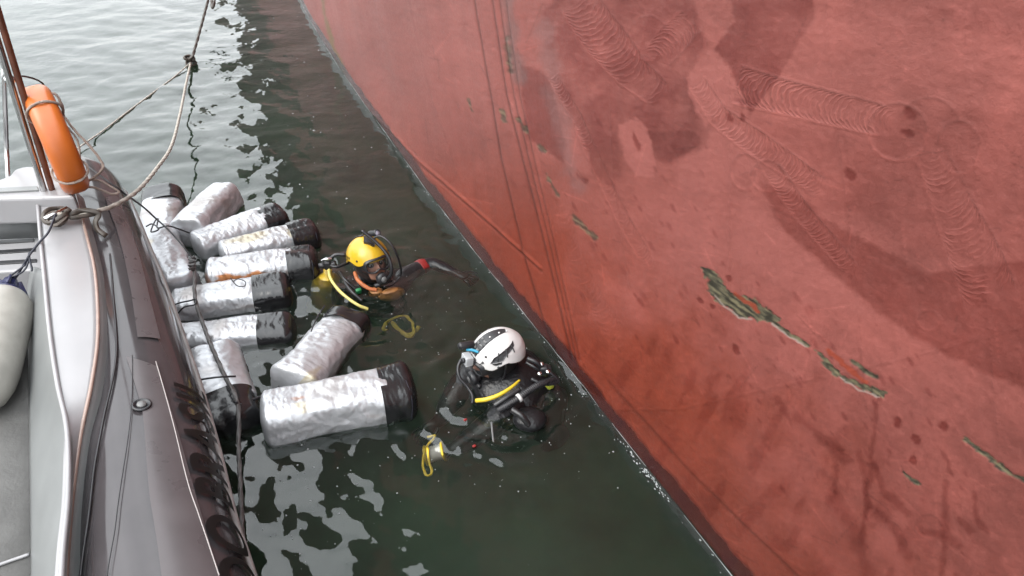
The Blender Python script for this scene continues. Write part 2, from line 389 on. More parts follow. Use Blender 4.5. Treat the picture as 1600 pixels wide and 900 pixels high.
    for pts, wd in [([(854, 274), (862, 292), (874, 308)], 4), ([(898, 340), (915, 352), (933, 371)], 7), ([(730, 156), (734, 172)], 4), ([(783, 172), (791, 188)], 5), ([(810, 186), (824, 206)], 5), ([(842, 229), (850, 238)], 5), ([(795, 60), (800, 110)], 7)]:
        d, s, _ = polyline(wx, wy, pts); s4 = np.maximum(s4, sstep(wd, wd * .3, d + 2 * n3) * .8)
    rim = lambda m: np.clip(sstep(.02, .3, m) * sstep(1, .6, m), 0, 1)
    for m in (s1, s2, s3, s4): scrape(m)
    for pts in (K([(320, 205), (400, 270), (430, 300)]), K([(800, 520), (880, 590), (1000, 690)])):
        d, s, _ = polyline(wx, wy, pts); blend(sstep(5, 2, d), [.17, .03, .015], .85)
    for pts in (K([(200, 215), (260, 285), (330, 325), (400, 342)]), K([(860, 655), (960, 735), (1060, 768)]), K([(500, 365), (600, 440), (690, 490)])):
        d, s, _ = polyline(wx, wy, pts); blend(sstep(1.8, .5, d), [.2, .16, .14], .6)
    # hanging grey weathering beside the seams, algae along the stem
    d, s, _ = polyline(x, y, [(795, -20), (800, 60), (812, 120)]); blend(sstep(16, 2, d + 6 * n2), [.10, .062, .058], .6)
    d, s, _ = polyline(x, y, [(850, 40), (870, 160), (905, 290)]); blend(sstep(24, 2, d + 12 * n2), [.13, .07, .066], .4)
    d, s, _ = polyline(wx, wy, [(500, -10), (520, 75), (545, 130), (580, 185)]); blend(sstep(5, 1, d + 2 * n2), [.095, .07, .027], .75)
    # fine scratches
    for i in range(330):
        cx, cy = rng.uniform(620, 1600), rng.uniform(0, 880); an = rng.normal(.9, .7); L = rng.uniform(5, 16) if i % 3 else rng.uniform(20, 70)
        p2 = (cx + L * math.cos(an), cy + L * math.sin(an)); m_ = (x > min(cx, p2[0]) - 3) & (x < max(cx, p2[0]) + 3) & (y > min(cy, p2[1]) - 3) & (y < max(cy, p2[1]) + 3)
        if m_.any():
            d, s, _ = polyline(x[m_], y[m_], [(cx, cy), p2]); col[m_] *= (1 + (rng.choice([-.2, .22, .16]) * sstep(1.4, .5, d))[:, None])
    # hull plate seams and the long rubbing weld
    def seam(pts, wdt, h, f):
        nonlocal hgt, col
        d, s, sd_ = polyline(x, y, pts); e = np.exp(-(d / wdt) ** 2); hgt = hgt + h * e
        if f: col = col * (1 - ((1 - f) * np.exp(-((d) / (wdt * .8)) ** 2))[:, None])
    seam([(738, -60), (745, 0), (783, 250), (815, 393), (847, 498), (866, 545)], 2.0, -.004, .5)
    for o, k in ((0, .5), (10, .62), (19, .7)):
        seam([(766 + o, -60), (773 + o, 0), (793 + o, 150), (815 + o * .9, 250), (850 + o * .8, 393), (872 + o * .7, 480), (893 + o * .6, 562)], 1.9, -.0035, k)
        seam([(769 + o, -60), (777 + o, 0), (797 + o, 150), (819 + o * .9, 250), (854 + o * .8, 393), (876 + o * .7, 480)], 2.2, .003, 0)
    seam([(545, 130), (562, 155), (610, 205), (654, 250), (713, 300), (770, 350), (843, 419)], 2.4, .0038, 1.2)  # highlight on the ledge put into the colour as a paler line
    seam([(545, 135), (562, 160), (610, 211), (654, 256), (713, 306), (770, 356), (843, 425)], 2.0, -.004, .7)
    seam([(952, 594), (1012, 660), (1077, 734), (1160, 815), (1250, 900), (1320, 965)], 3.5, .002, .7)
    for q_ in (([(625, -60), (668, 130), (725, 300)], .92), ([(1290, -60), (1300, 150), (1330, 420), (1350, 640)], .94), ([(1500, -60), (1510, 160), (1530, 420), (1560, 700)], .94), ([(900, 640), (1060, 640), (1240, 600), (1420, 560), (1640, 500)], .95)): seam(q_[0], 1.3, .0016, q_[1])
    seam([(1140, 100), (1141, 220), (1142, 340), (1140, 470)], 1.2, .0012, .93); seam([(955, 130), (962, 280), (985, 450)], 1.2, .0012, .92)
    # the strip the water keeps wet, and slime just above it
    wet = sstep(.165, .115, z + .022 * fbm(yw * 5, yw * 0, 4, 51) + .012 * n2)
    darken(wet, [.30, .25, .27])
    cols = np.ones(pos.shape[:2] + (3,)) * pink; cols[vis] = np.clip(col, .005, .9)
    cols[Z > 2.85] = (.085, .050, .040)  # upper hull out of view, coloured to shape its reflection in the water
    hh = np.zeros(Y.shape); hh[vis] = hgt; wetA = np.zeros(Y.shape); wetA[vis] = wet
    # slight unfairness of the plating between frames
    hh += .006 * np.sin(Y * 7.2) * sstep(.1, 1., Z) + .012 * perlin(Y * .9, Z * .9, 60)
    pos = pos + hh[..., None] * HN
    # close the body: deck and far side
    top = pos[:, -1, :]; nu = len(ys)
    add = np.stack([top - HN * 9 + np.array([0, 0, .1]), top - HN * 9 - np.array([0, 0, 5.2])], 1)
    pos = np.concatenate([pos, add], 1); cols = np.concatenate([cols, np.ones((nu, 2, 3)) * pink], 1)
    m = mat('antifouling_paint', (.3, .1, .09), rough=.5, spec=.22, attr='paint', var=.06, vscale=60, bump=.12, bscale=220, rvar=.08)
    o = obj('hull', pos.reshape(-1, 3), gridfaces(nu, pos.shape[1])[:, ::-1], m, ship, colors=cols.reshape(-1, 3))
    AR = np.zeros(Y.shape + (3,)); AR[vis] = arc; AR = np.concatenate([AR, np.zeros((nu, 2, 3))], 1)
    at = o.data.attributes.new('tracks', 'FLOAT_VECTOR', 'POINT'); at.data.foreach_set('vector', AR.reshape(-1))
    WT = np.concatenate([wetA, np.zeros((nu, 2))], 1); at = o.data.attributes.new('wet', 'FLOAT', 'POINT'); at.data.foreach_set('value', WT.reshape(-1))
    # ridges of the roller tracks: saw-tooth of the track phase, as relief and worn crests
    n = m.node_tree; b = n.nodes['Principled BSDF']; L_ = n.links.new
    def math_(op, a, b_=None):
        k = n.nodes.new('ShaderNodeMath'); k.operation = op
        for i, v in enumerate((a, b_)):
            if v is None: continue
            if isinstance(v, (int, float)): k.inputs[i].default_value = v
            else: L_(v, k.inputs[i])
        return k.outputs[0]
    ta = n.nodes.new('ShaderNodeAttribute'); ta.attribute_name = 'tracks'; sx = n.nodes.new('ShaderNodeSeparateXYZ'); L_(ta.outputs['Vector'], sx.inputs[0])
    def ridge(ph, pw): return math_('POWER', math_('ABSOLUTE', math_('MULTIPLY', math_('SUBTRACT', math_('FRACT', ph), .5), 2.)), pw)
    rd = math_('ADD', math_('MULTIPLY', ridge(sx.outputs[0], 2.2), .8), math_('MULTIPLY', ridge(sx.outputs[1], 3.5), .4))
    msk = sx.outputs[2]; hm = math_('MULTIPLY', rd, msk)
    bp = n.nodes.new('ShaderNodeBump'); bp.inputs['Strength'].default_value = .32; bp.inputs['Distance'].default_value = .004; L_(hm, bp.inputs['Height'])
    old = b.inputs['Normal'].links[0].from_socket; L_(old, bp.inputs['Normal']); L_(bp.outputs[0], b.inputs['Normal'])
    oc = b.inputs['Base Color'].links[0].from_socket; vm = n.nodes.new('ShaderNodeVectorMath'); vm.operation = 'SCALE'; L_(oc, vm.inputs[0])
    L_(math_('ADD', 1., math_('MULTIPLY', msk, math_('SUBTRACT', math_('MULTIPLY', rd, .22), .09))), vm.inputs['Scale']); L_(vm.outputs[0], b.inputs['Base Color'])
    wa = n.nodes.new('ShaderNodeAttribute'); wa.attribute_name = 'wet'
    orr = b.inputs['Roughness'].links[0].from_socket; L_(math_('MULTIPLY', orr, math_('SUBTRACT', 1., math_('MULTIPLY', wa.outputs['Fac'], .6))), b.inputs['Roughness'])
    return o
ship = thing('ship', 'weathered red ship hull with scraped paint rising from the water', 'ship', tuple(hull_pt(np.array(4.), np.array(0.))))
build_hull(ship)

# ------------------------------------------------------------------ the water
DIVER1 = P(578, 425, .0); DIVER2 = P(785, 610, .0)
def wave(x, y):
    d = np.hypot(x, y); wl = (WX(y) - x) * .92                     # metres off the ship's side
    calm = .35 + .65 * sstep(.25, 1.5, wl)
    calm = np.where(y < 2.9, calm * (.55 + .45 * sstep(.9, 1.5, wl)), calm)
    busy = 0
    for c, r, k in ((DIVER1, .55, .9), (DIVER2, .62, 1.2), (Vector((-1.6, 3.6, 0)), 1.2, .5)):
        busy = busy + k * np.exp(-((x - c.x) ** 2 + (y - c.y) ** 2) / (r * r))
    h = .022 * perlin(x / 2.6 + .3 * y, y / 1.9, 71) + .013 * perlin(x / .95, y / .72, 72)
    h = h + .0150 * (1 + .3 * busy) * perlin(x / .42 + .5 * perlin(x, y, 77), y / .34, 73) * calm
    fade = sstep(26, 7, d)
    h = h + fade * calm * (.0085 + .0060 * busy) * perlin(x / .19, y / .16, 74)
    h = h + fade * (calm * .8 + busy * 1.5) * .0026 * perlin(x / .085, y / .075, 75)
    h = h + fade * busy * .0014 * perlin(x / .055 + .4 * perlin(x * 9, y * 9, 70), y / .05, 76)
    for c, ph in ((DIVER1, 0.), (DIVER2, 1.)):
        q = np.hypot(x - c.x, y - c.y); h = h + (.0028 + .0024 * ph) * np.cos(q * 42 + ph + 2 * perlin(x * 3, y * 3, 79)) * np.exp(-((q - .35) / .22) ** 2)
    h = h * (1 - .74 * sstep(1.5, 4, wl) * sstep(5, 9, d))
    # water climbing the plate
    h = h + .010 * np.exp(-np.abs(wl) / .025)
    return h
def build_water():
    r = np.concatenate([np.geomspace(.25, 1.3, 24)[:-1], np.geomspace(1.3, 16, 520), np.geomspace(16.4, 900, 90)])
    a = np.concatenate([np.linspace(-180, -62, 34)[:-1], np.linspace(-62, 40, 480), np.linspace(41, 180, 34)[:-1]])
    A, RR = np.meshgrid(np.radians(a), r, indexing='ij'); nu, nv = A.shape
    X = RR * np.sin(A); Y = RR * np.cos(A); Z = wave(X, Y) * sstep(800, 60, RR)
    V = np.stack([X, Y, Z], -1).reshape(-1, 3)
    F = gridfaces(nu, nv)
    j = np.arange(nv - 1); last = (nu - 1) * nv
    F = np.concatenate([F, np.stack([last + j, 0 * nv + j, j + 1, last + j + 1], 1)])
    # floor and outer wall of the body of water, so that light is swallowed with depth
    n0 = len(V); B = np.stack([X[:, -1], Y[:, -1], np.full(nu, -6.)], -1); B2 = np.stack([X[:, 0], Y[:, 0], np.full(nu, -6.)], -1)
    V = np.concatenate([V, B, B2, [[0, 0, -6.], [0, 0, float(wave(np.array(0.), np.array(0.)))]]]); i = np.arange(nu); i2 = (i + 1) % nu
    F = np.concatenate([F, np.stack([i * nv + nv - 1, n0 + i, n0 + i2, i2 * nv + nv - 1], 1), np.stack([n0 + i, n0 + nu + i, n0 + nu + i2, n0 + i2], 1)])
    FF = F.tolist(); c0 = n0 + 2 * nu
    T = np.stack([i * nv, i2 * nv, np.full(nu, c0 + 1), np.full(nu, c0 + 1)], 1); T2 = np.stack([n0 + nu + i2, n0 + nu + i, np.full(nu, c0), np.full(nu, c0)], 1)
    me_f = F[:, ::-1]
    m = bpy.data.materials.new('harbour_water'); m.use_nodes = True; n = m.node_tree; n.nodes.clear()
    o = n.nodes.new('ShaderNodeOutputMaterial'); tcn = n.nodes.new('ShaderNodeTexCoord')
    no = n.nodes.new('ShaderNodeTexNoise'); no.inputs['Scale'].default_value = 10; no.inputs['Detail'].default_value = 1.5
    n.links.new(tcn.outputs['Object'], no.inputs['Vector'])
    bp = n.nodes.new('ShaderNodeBump'); bp.inputs['Strength'].default_value = .24; bp.inputs['Distance'].default_value = .02
    n.links.new(no.outputs['Fac'], bp.inputs['Height'])
    fr = n.nodes.new('ShaderNodeFresnel'); fr.inputs['IOR'].default_value = 1.45; n.links.new(bp.outputs['Normal'], fr.inputs['Normal'])
    gl = n.nodes.new('ShaderNodeBsdfGlossy'); gl.inputs['Color'].default_value = (1, 1, 1, 1); gl.inputs['Roughness'].default_value = .012; n.links.new(bp.outputs['Normal'], gl.inputs['Normal'])
    rf = n.nodes.new('ShaderNodeBsdfRefraction'); rf.inputs['IOR'].default_value = 1.33; rf.inputs['Roughness'].default_value = 0; n.links.new(bp.outputs['Normal'], rf.inputs['Normal'])
    df = n.nodes.new('ShaderNodeBsdfDiffuse'); df.inputs['Color'].default_value = (.019, .028, .021, 1)
    m1 = n.nodes.new('ShaderNodeMixShader'); m1.inputs[0].default_value = .22; n.links.new(rf.outputs[0], m1.inputs[1]); n.links.new(df.outputs[0], m1.inputs[2])
    m2 = n.nodes.new('ShaderNodeMixShader'); n.links.new(fr.outputs[0], m2.inputs[0]); n.links.new(m1.outputs[0], m2.inputs[1]); n.links.new(gl.outputs[0], m2.inputs[2])
    n.links.new(m2.outputs[0], o.inputs['Surface'])
    va = n.nodes.new('ShaderNodeVolumeAbsorption'); va.inputs['Color'].default_value = (.22, .46, .30, 1); va.inputs['Density'].default_value = 2.2
    n.links.new(va.outputs[0], o.inputs['Volume'])
    wo = obj('water', V, me_f, m)
    bm = bmesh.new(); bm.from_mesh(wo.data); bm.verts.ensure_lookup_table()
    for k in range(nu):
        bm.faces.new((bm.verts[k * nv], bm.verts[int(i2[k]) * nv], bm.verts[c0 + 1])).smooth = True
        bm.faces.new((bm.verts[n0 + nu + int(i2[k])], bm.verts[n0 + nu + k], bm.verts[c0]))
    bmesh.ops.recalc_face_normals(bm, faces=bm.faces[:])
    bm.to_mesh(wo.data); bm.free()
    tag(wo, 'dark green harbour water with rippled grey sky reflections', None, None, 'structure')
build_water()
# sheet added to stand in for light scattered in murky water, hiding everything deeper
_r = np.concatenate([[.2], np.geomspace(1, 850, 40)]); _a = np.radians(np.arange(0, 360, 5.)); _A, _R = np.meshgrid(_a, _r, indexing='ij')
_V = np.stack([_R * np.sin(_A), _R * np.cos(_A), np.full(_R.shape, -.42)], -1).reshape(-1, 3); _n = len(_r)
_F = np.concatenate([gridfaces(len(_a), _n), np.array([[(len(_a) - 1) * _n + j, j, j + 1, (len(_a) - 1) * _n + j + 1] for j in range(_n - 1)])])
murk = obj('murk_sheet', _V, _F, mat('murk_sheet_green', (.068, .088, .064), rough=1., spec=0., var=.35, vscale=1.6), smooth=False)
tag(murk, 'cloudy green silt sheet added below the surface for light scattered in the water', None, None, 'structure')

# ------------------------------------------------------------------ the inflatable boat
m_tube = mat('grey_tube_rubber', (.038, .034, .036), rough=.12, spec=.38, coat=.0, var=.12, vscale=5, bump=.03, bscale=9, rvar=.06)
m_tube2 = mat('mauve_tube_panel', (.062, .054, .056), rough=.3, spec=.35, coat=.0, var=.10, vscale=6, bump=.03, bscale=14, rvar=.06)
m_gel = mat('white_gelcoat', (.215, .211, .217), rough=.28, var=.06, vscale=3, bump=.03, bscale=6)
m_gelg = mat('grey_gelcoat', (.13, .135, .135), rough=.35, var=.12, vscale=4, bump=.05, bscale=12)
m_floor = mat('scuffed_deck_paint', (.105, .102, .098), rough=.6, var=.18, vscale=7, bump=.15, bscale=60)
m_cop = mat('bronze_piping', (.216, .152, .128), rough=.25, spec=.6, var=.1, vscale=20)
m_blk = mat('black_rubber', (.012, .012, .014), rough=.42, var=.2, vscale=20)
m_ink = mat('black_lettering', (.006, .006, .006), rough=.45, spec=.15)
m_ss = mat('stainless_steel', (.5, .5, .5), rough=.18, metal=1., var=.08, vscale=15)
m_strake = mat('pale_rubbing_strake', (.184, .172, .168), rough=.4, var=.18, vscale=14)
boat = thing('inflatable_boat', 'grey inflatable boat with black lettering moored on the left', 'boat', (-1.7, 2.2, 0))
TR, TZ = .25, .45
sil = [P(a, b, TZ) for a, b in [(404, 930), (378, 850), (362, 800), (338, 700), (310, 600), (283, 520), (255, 440), (230, 380), (205, 320), (186, 288)]]
er0 = Vector((.87, .5, 0))
cl_ = []
for i, p in enumerate(sil):
    t = (sil[min(i + 1, len(sil) - 1)] - sil[max(i - 1, 0)]); er = Vector((t.y, -t.x, 0)).normalized(); cl_.append(p - er * TR)
d0 = (cl_[0] - cl_[2]).normalized()
ctr = [cl_[0] + d0 * 3.2, cl_[0] + d0 * 1.2] + cl_ + [cl_[-1] + Vector((-.22, .16, .02))]
tp = catmull(ctr, 14)
tfr = []
cum = [0]
for i in range(len(tp)):
    t = (tp[min(i + 1, len(tp) - 1)] - tp[max(i - 1, 0)]).normalized(); e = Vector((t.y, -t.x, 0)).normalized(); tfr.append((t, e, e.cross(t)))
    if i: cum.append(cum[-1] + (tp[i] - tp[i - 1]).length)
def tubept(s, th, r=TR):
    """point on the boat's tube: arc position s, angle th above the outward horizontal"""
    s = min(max(s, 0), cum[-1] - 1e-6); i = int(np.searchsorted(cum, s, 'right') - 1); i = min(max(i, 0), len(tp) - 2); f = (s - cum[i]) / (cum[i + 1] - cum[i])
    c = tp[i].lerp(tp[i + 1], f); e = tfr[i][1].lerp(tfr[i + 1][1], f); u = tfr[i][2].lerp(tfr[i + 1][2], f)
    return c + e * (math.cos(th) * r) + u * (math.sin(th) * r)
def tubepatch(name, s0, s1, t0, t1, r, m, parent, ns=60, nth=24, sfun=None):
    V = []
    for i in range(ns):
        for j in range(nth):
            a = i / (ns - 1); b = j / (nth - 1); s, th = s0 + (s1 - s0) * a, t0 + (t1 - t0) * b
            if sfun: s, th = sfun(a, b)
            V.append(tubept(s, th, r))
    return obj(name, V, gridfaces(ns, nth), m, parent)
Vt = []
for i in range(len(tp)):
    for k in range(56):
        a = 2 * math.pi * k / 56; Vt.append(tp[i] + (tfr[i][1] * math.cos(a) + tfr[i][2] * math.sin(a)) * TR * math.sqrt(max(.002, 1 - max(0., (i - len(tp) + 17) / 16.5) ** 2)))
tube_o = obj('buoyancy_tube', Vt, [tuple(f) for f in gridfaces(len(tp), 56, True).tolist()], m_tube, boat)
# search table: picture position -> (s, angle) on the tube
_tab = [(s, th, tubept(s, th)) for s in np.linspace(cum[0], cum[-1], 420) for th in np.linspace(-.5, 2.6, 70)]
_tx, _ty = proj(np.array([tuple(q[2]) for q in _tab]))
def tube_at(px, py):
    i = int(np.nanargmin((_tx - px) ** 2 + (_ty - py) ** 2)); return _tab[i][0], _tab[i][1]
def tubeline(name, pix, w, m, lift=.0095, parent=tube_o, n=14):
    st = [tube_at(*p) for p in pix]; q = catmull([Vector((a, b, 0)) for a, b in st], n)
    return tube(name, [tubept(v.x, v.y, TR + lift) for v in q], w, m, parent, smoothpath=False, nseg=6)
tubeline('seam', [(172, 400), (178, 450), (181, 560), (165, 660), (152, 730), (140, 820), (131, 905)], .0045, m_blk)
tubeline('seam', [(206, 560), (206, 640), (196, 730), (184, 820), (172, 905)], .0018, m_blk)
m_thin = mat('pale_seam_tape', (.24, .216, .208), rough=.4)
tubeline('seam_tape', [(242, 568), (262, 640), (283, 720), (305, 800), (338, 905)], .0022, m_thin)
# mauve reinforcing panels welded along the crown
def panel(pix, m, lift):
    st = [tube_at(*p) for p in pix]; n = len(st) // 2; L = st[:n]; Rr = st[n:][::-1]
    def sf(a, b):
        k = a * (n - 1); i = min(int(k), n - 2); f = k - i
        l = (L[i][0] * (1 - f) + L[i + 1][0] * f, L[i][1] * (1 - f) + L[i + 1][1] * f); r_ = (Rr[i][0] * (1 - f) + Rr[i + 1][0] * f, Rr[i][1] * (1 - f) + Rr[i + 1][1] * f)
        return l[0] * (1 - b) + r_[0] * b, l[1] * (1 - b) + r_[1] * b
    return tubepatch('reinforcing_panel', 0, 0, 0, 0, TR + lift, m, tube_o, 40, 12, sf)
panel([(165, 310), (180, 360), (193, 410), (204, 460), (217, 530), (250, 532), (232, 460), (219, 410), (203, 360), (184, 308)], m_tube2, .008)
panel([(200, 560), (222, 640), (232, 740), (244, 840), (254, 930), (345, 930), (322, 840), (300, 760), (272, 660), (245, 575)], m_tube2, .008)
# rubbing strake along the outside
tube('rubbing_strake', [tubept(s, -.10, TR + .004) for s in np.linspace(.2, cum[-1] - .3, 90)], .014, m_strake, boat, smoothpath=False, nseg=10)
tube('rubbing_strake', [tubept(s, -.24, TR + .002) for s in np.linspace(.2, cum[-1] - .3, 90)], .010, m_strake, boat, smoothpath=False, nseg=10)
# lettering wrapped on the outer flank
fc = bpy.data.curves.new('lettering', 'FONT'); fc.body = 'DO BRASIL'; fc.size = 1; fc.offset = .02; fc.shear = .0; fc.space_character = 1.12; fc.space_word = .8
fo = bpy.data.objects.new('tmp', fc); C.objects.link(fo); bpy.context.view_layer.update()
fm = fo.evaluated_get(bpy.context.evaluated_depsgraph_get()).to_mesh(); bm = bmesh.new(); bm.from_mesh(fm); bpy.data.objects.remove(fo)
bmesh.ops.triangulate(bm, faces=bm.faces[:])
for _ in range(4):
    e = [x for x in bm.edges if x.calc_length() > .1]
    if e: bmesh.ops.subdivide_edges(bm, edges=e, cuts=1)
bmesh.ops.triangulate(bm, faces=bm.faces[:]); bm.verts.index_update()
xs = [v.co.x for v in bm.verts]; x0, x1 = min(xs), max(xs)
sA = tube_at(376, 925)[0]; sB = tube_at(262, 585)[0]
tLo, tHi = .16, .90
Vl = [tubept(sA + (v.co.x - x0) / (x1 - x0) * (sB - sA), tLo + v.co.y / .72 * (tHi - tLo), TR + .013) for v in bm.verts]
obj('lettering', Vl, [tuple(v.index for v in f.verts) for f in bm.faces], m_ink, tube_o, smooth=True); bm.free()
# inflation valve
vs, vt = tube_at(221, 636); vc = tubept(vs, vt); vn = (tubept(vs, vt, TR + .1) - vc).normalized()
Mv = Matrix.Translation(vc) @ vn.to_track_quat('Z', 'Y').to_matrix().to_4x4()
vv = obj('valve', *lathe([(.001, .006), (.034, .006), (.036, .012), (.028, .016), (.026, .010), (.001, .010)], 28), m_blk, boat, Mv)
obj('valve_cap', *lathe([(.001, .009), (.018, .009), (.016, .017), (.001, .018)], 20), mat('grey_plastic', (.104, .104, .104), rough=.4), vv, Mv)
tube('valve_tether', [Mv @ Vector(q) for q in ((.01, 0, .01), (.02, .012, .014), (.034, .006, .008), (.03, -.01, .004))], .0016, m_blk, vv)
# moulded sides
def strip(name, Lp, Rp, m, parent, n=10, nb=8, thick=.012, crown=0.):
    a = catmull(Lp, n); b = catmull(Rp, n); k = min(len(a), len(b)); V = []
    for i in range(k):
        for j in range(nb):
            f = j / (nb - 1); V.append(a[i].lerp(b[i], f) + Vector((0, 0, crown * 4 * f * (1 - f))))
    o = obj(name, V, gridfaces(k, nb), m, parent)
    md = o.modifiers.new('thickness', 'SOLIDIFY'); md.thickness = thick; md.offset = -1
    return o
cop = [(116, 296, .76), (136, 370, .755), (149, 430, .75), (153, 520, .745), (143, 600, .735), (126, 680, .69), (114, 770, .65), (106, 860, .62), (101, 940, .60)]
copP = [P(*q) for q in cop]; copP = copP + [copP[-1] + (copP[-1] - copP[-2]) * 6]
pl = [(58, 296, .79), (64, 370, .78), (70, 430, .775), (79, 520, .765), (91, 600, .75), (106, 672, .735), (108, 770, .71), (100, 860, .69), (95, 940, .67)]
plP = [P(*q) for q in pl]; plP = plP + [plP[-1] + (plP[-1] - plP[-2]) * 6]
gun = strip('gunwale', plP, copP, m_gel, boat, 10, 9, .02, .004)
tube('piping', [p + Vector((0, 0, .0)) for p in copP], .0075, m_cop, boat, n=10)
strip('gunwale_skirt', copP, [p + Vector((.045, .018, -.10)) for p in copP], m_gelg, boat, 10, 4, .006)
tube('inner_edge_bead', [p + Vector((-.002, 0, .004)) for p in plP], .009, m_gel, boat, n=10)
inn = [P(38, 420, .40), P(42, 500, .38), P(44, 580, .36), P(45, 660, .35), P(46, 740, .35), P(47, 820, .35), P(48, 930, .35)]
inn = inn + [inn[-1] + (inn[-1] - inn[-2]) * 5]
plQ = [P(70, 425, .77), P(79, 520, .76), P(91, 600, .745), P(106, 672, .73), P(108, 770, .705), P(100, 860, .685), P(95, 940, .665)]; plQ = plQ + [plQ[-1] + (plQ[-1] - plQ[-2]) * 6]
strip('inner_side', inn, plQ, m_gelg, boat, 10, 12, .012, .02)
fl = [P(60, 380, .34), P(60, 700, .34), P(60, 930, .34)]; fl = fl + [fl[-1] + d0 * 1.2]
fl2 = [p + Vector((-1.6, -.5, 0)) for p in fl]
strip('deck_floor', fl2, fl, m_floor, boat, 6, 6, .05)
ln = [P(-60, 905, .347), P(0, 882, .347), P(46, 866, .347)]
tube('deck_seam', ln, .006, m_gel, boat)
# hidden bottom of the boat, down into the water
bt = []
for i in range(len(tp)):
    if cum[i] < cum[-1] - .9: bt.append(tp[i])
Vb = []
for i, p in enumerate(bt):
    e = tfr[i][1]; Vb += [p - e * .05 + Vector((0, 0, -.2)), p - e * .35 + Vector((0, 0, -.5)), p - e * .9 + Vector((0, 0, -.7)), p - e * 1.6 + Vector((0, 0, -.3)), p - e * 1.6 + Vector((0, 0, .1))]
obj('boat_bottom', Vb, gridfaces(len(bt), 5), m_gelg, boat)
# bow step
def slab(name, pix, z, thick, m, parent, bev=.012):
    top = [P(a, b, z) for a, b in pix]; bm = bmesh.new()
    vs = [bm.verts.new(p) for p in top]; f = bm.faces.new(vs); f.normal_update()
    if f.normal.z < 0: f.normal_flip()
    r = bmesh.ops.extrude_face_region(bm, geom=[f]); 
    for g in r['geom']:
        if isinstance(g, bmesh.types.BMVert): g.co.z -= thick
    bmesh.ops.recalc_face_normals(bm, faces=bm.faces[:])
    bmesh.ops.bevel(bm, geom=bm.edges[:], offset=bev, segments=3, affect='EDGES', profile=.5)
    bm.verts.index_update(); V = [v.co.copy() for v in bm.verts]; F = [tuple(v.index for v in q.verts) for q in bm.faces]; bm.free()
    return obj(name, V, F, m, parent, smooth=False)
slab('bow_deck', [(-120, 312), (-120, 290), (-10, 283), (14, 274), (22, 264), (40, 259), (92, 262), (104, 280), (116, 306), (66, 308)], .84, .16, m_gel, boat, .018)
slab('deck_ridge', [(-120, 305), (-120, 299), (58, 290), (60, 296)], .852, .03, m_gelg, boat, .004)
t0_, t1_ = P(-120, 316, .80), P(64, 309, .80)
slabw = obj('step_riser', [t0_, t1_, t1_ + Vector((0, -.02, -.22)), t0_ + Vector((0, -.02, -.22))], [(0, 3, 2, 1)], m_gelg, boat)
slabw.modifiers.new('thickness', 'SOLIDIFY').thickness = -.02
slab('step', [(-120, 376), (66, 366), (72, 420), (-120, 432)], .56, .18, m_gel, boat, .012)
for (ya, yb, x1_) in ((382, 376, 53), (398, 391, 55), (414, 408, 57)):
    slab('grip_strip', [(-120, ya + 6), (-120, ya), (x1_, yb - 4), (x1_, yb + 1)], .566, .008, m_blk, boat, .002)
# hand-rail post with its base
post = [P(72, 308, .80), P(40, 206, 1.16), P(-2, 70, 1.62)]; post.append(post[-1] + (post[-1] - post[0]) * .5)
po = tube('rail_post', [post[0], post[0].lerp(post[2], .5), post[2], post[3]], .0165, m_ss, boat)
m_wood = mat('varnished_brown_post', (.08, .028, .016), rough=.25, var=.3, vscale=14)
off = Vector((.036, .012, 0)); tube('rail_post', [post[0] + off, post[0].lerp(post[2], .5) + off, post[2] + off, post[3] + off], .0155, m_wood, boat)
obj('post_foot', *lathe([(.026, 0), (.026, .014), (.019, .02), (.019, .034), (.001, .034)], 22), m_ss, po, Matrix.Translation(post[0] + Vector((.004, 0, -.008))))
obj('post_clamp', *lathe([(.021, 0), (.023, .004), (.023, .024), (.021, .028)], 18), m_ss, po, align(P(16, 128, 1.42), P(-2, 70, 1.62)))
ps = [P(6, 300, .80), P(3, 240, .94), P(-2, 120, 1.4)]
tube('far_post', [p + Vector((-.03, .1, 0)) for p in ps], .012, m_ss, boat)
# mooring cleat
clp = P(93, 347, .785)
ck = obj('cleat', *merge([xf(boxv((0, 0, .02), (.03, .05, .04), .2), Matrix.Identity(4)), tubeverts([Vector((-.03, -.055, .05)), Vector((-.005, 0, .046)), Vector((.03, .055, .05))], .011, 10)]), m_ss, boat, Matrix.Translation(clp))

# ------------------------------------------------------------------ lifebuoy
m_or = mat('orange_lifebuoy_plastic', (.352, .084, .0112), rough=.34, var=.12, vscale=6, bump=.05, bscale=14)
lbB, lbT = P(124, 303, .83), P(50, 132, 1.36)
ax = (lbT - lbB); RM = ax.length / 2; cen = (lbB + lbT) / 2
vw = (Vector((0, 0, CAMH)) - cen).normalized(); upv = ax.normalized(); nrm = upv.cross(vw).normalized()
inpl = nrm.cross(upv).normalized()
nrm2 = (nrm * math.cos(R(-1)) + inpl * math.sin(R(-1))).normalized(); inpl2 = nrm2.cross(upv).normalized()
rt = .074; Vv = []; nu_, nv_ = 72, 28
for i in range(nu_):
    a = 2 * math.pi * i / nu_
    d = upv * math.cos(a) + inpl2 * math.sin(a)
    for j in range(nv_):
        b = 2 * math.pi * j / nv_; cb, sb = math.cos(b), math.sin(b)
        k = 1 / (abs(cb) ** 3 + abs(sb) ** 3) ** (1 / 3) * .93
        Vv.append(cen + d * (RM - rt + rt * cb * k) + nrm2 * (rt * .98 * sb * k))
Fv = [tuple(f) for f in gridfaces(nu_, nv_, True).tolist()] + [((nu_ - 1) * nv_ + j, j, (j + 1) % nv_, (nu_ - 1) * nv_ + (j + 1) % nv_) for j in range(nv_)]
life = thing('lifebuoy', 'orange lifebuoy seen edge-on, tied to the rail post', 'lifebuoy', tuple(lbB))
lring = obj('ring', Vv, Fv, m_or, life)
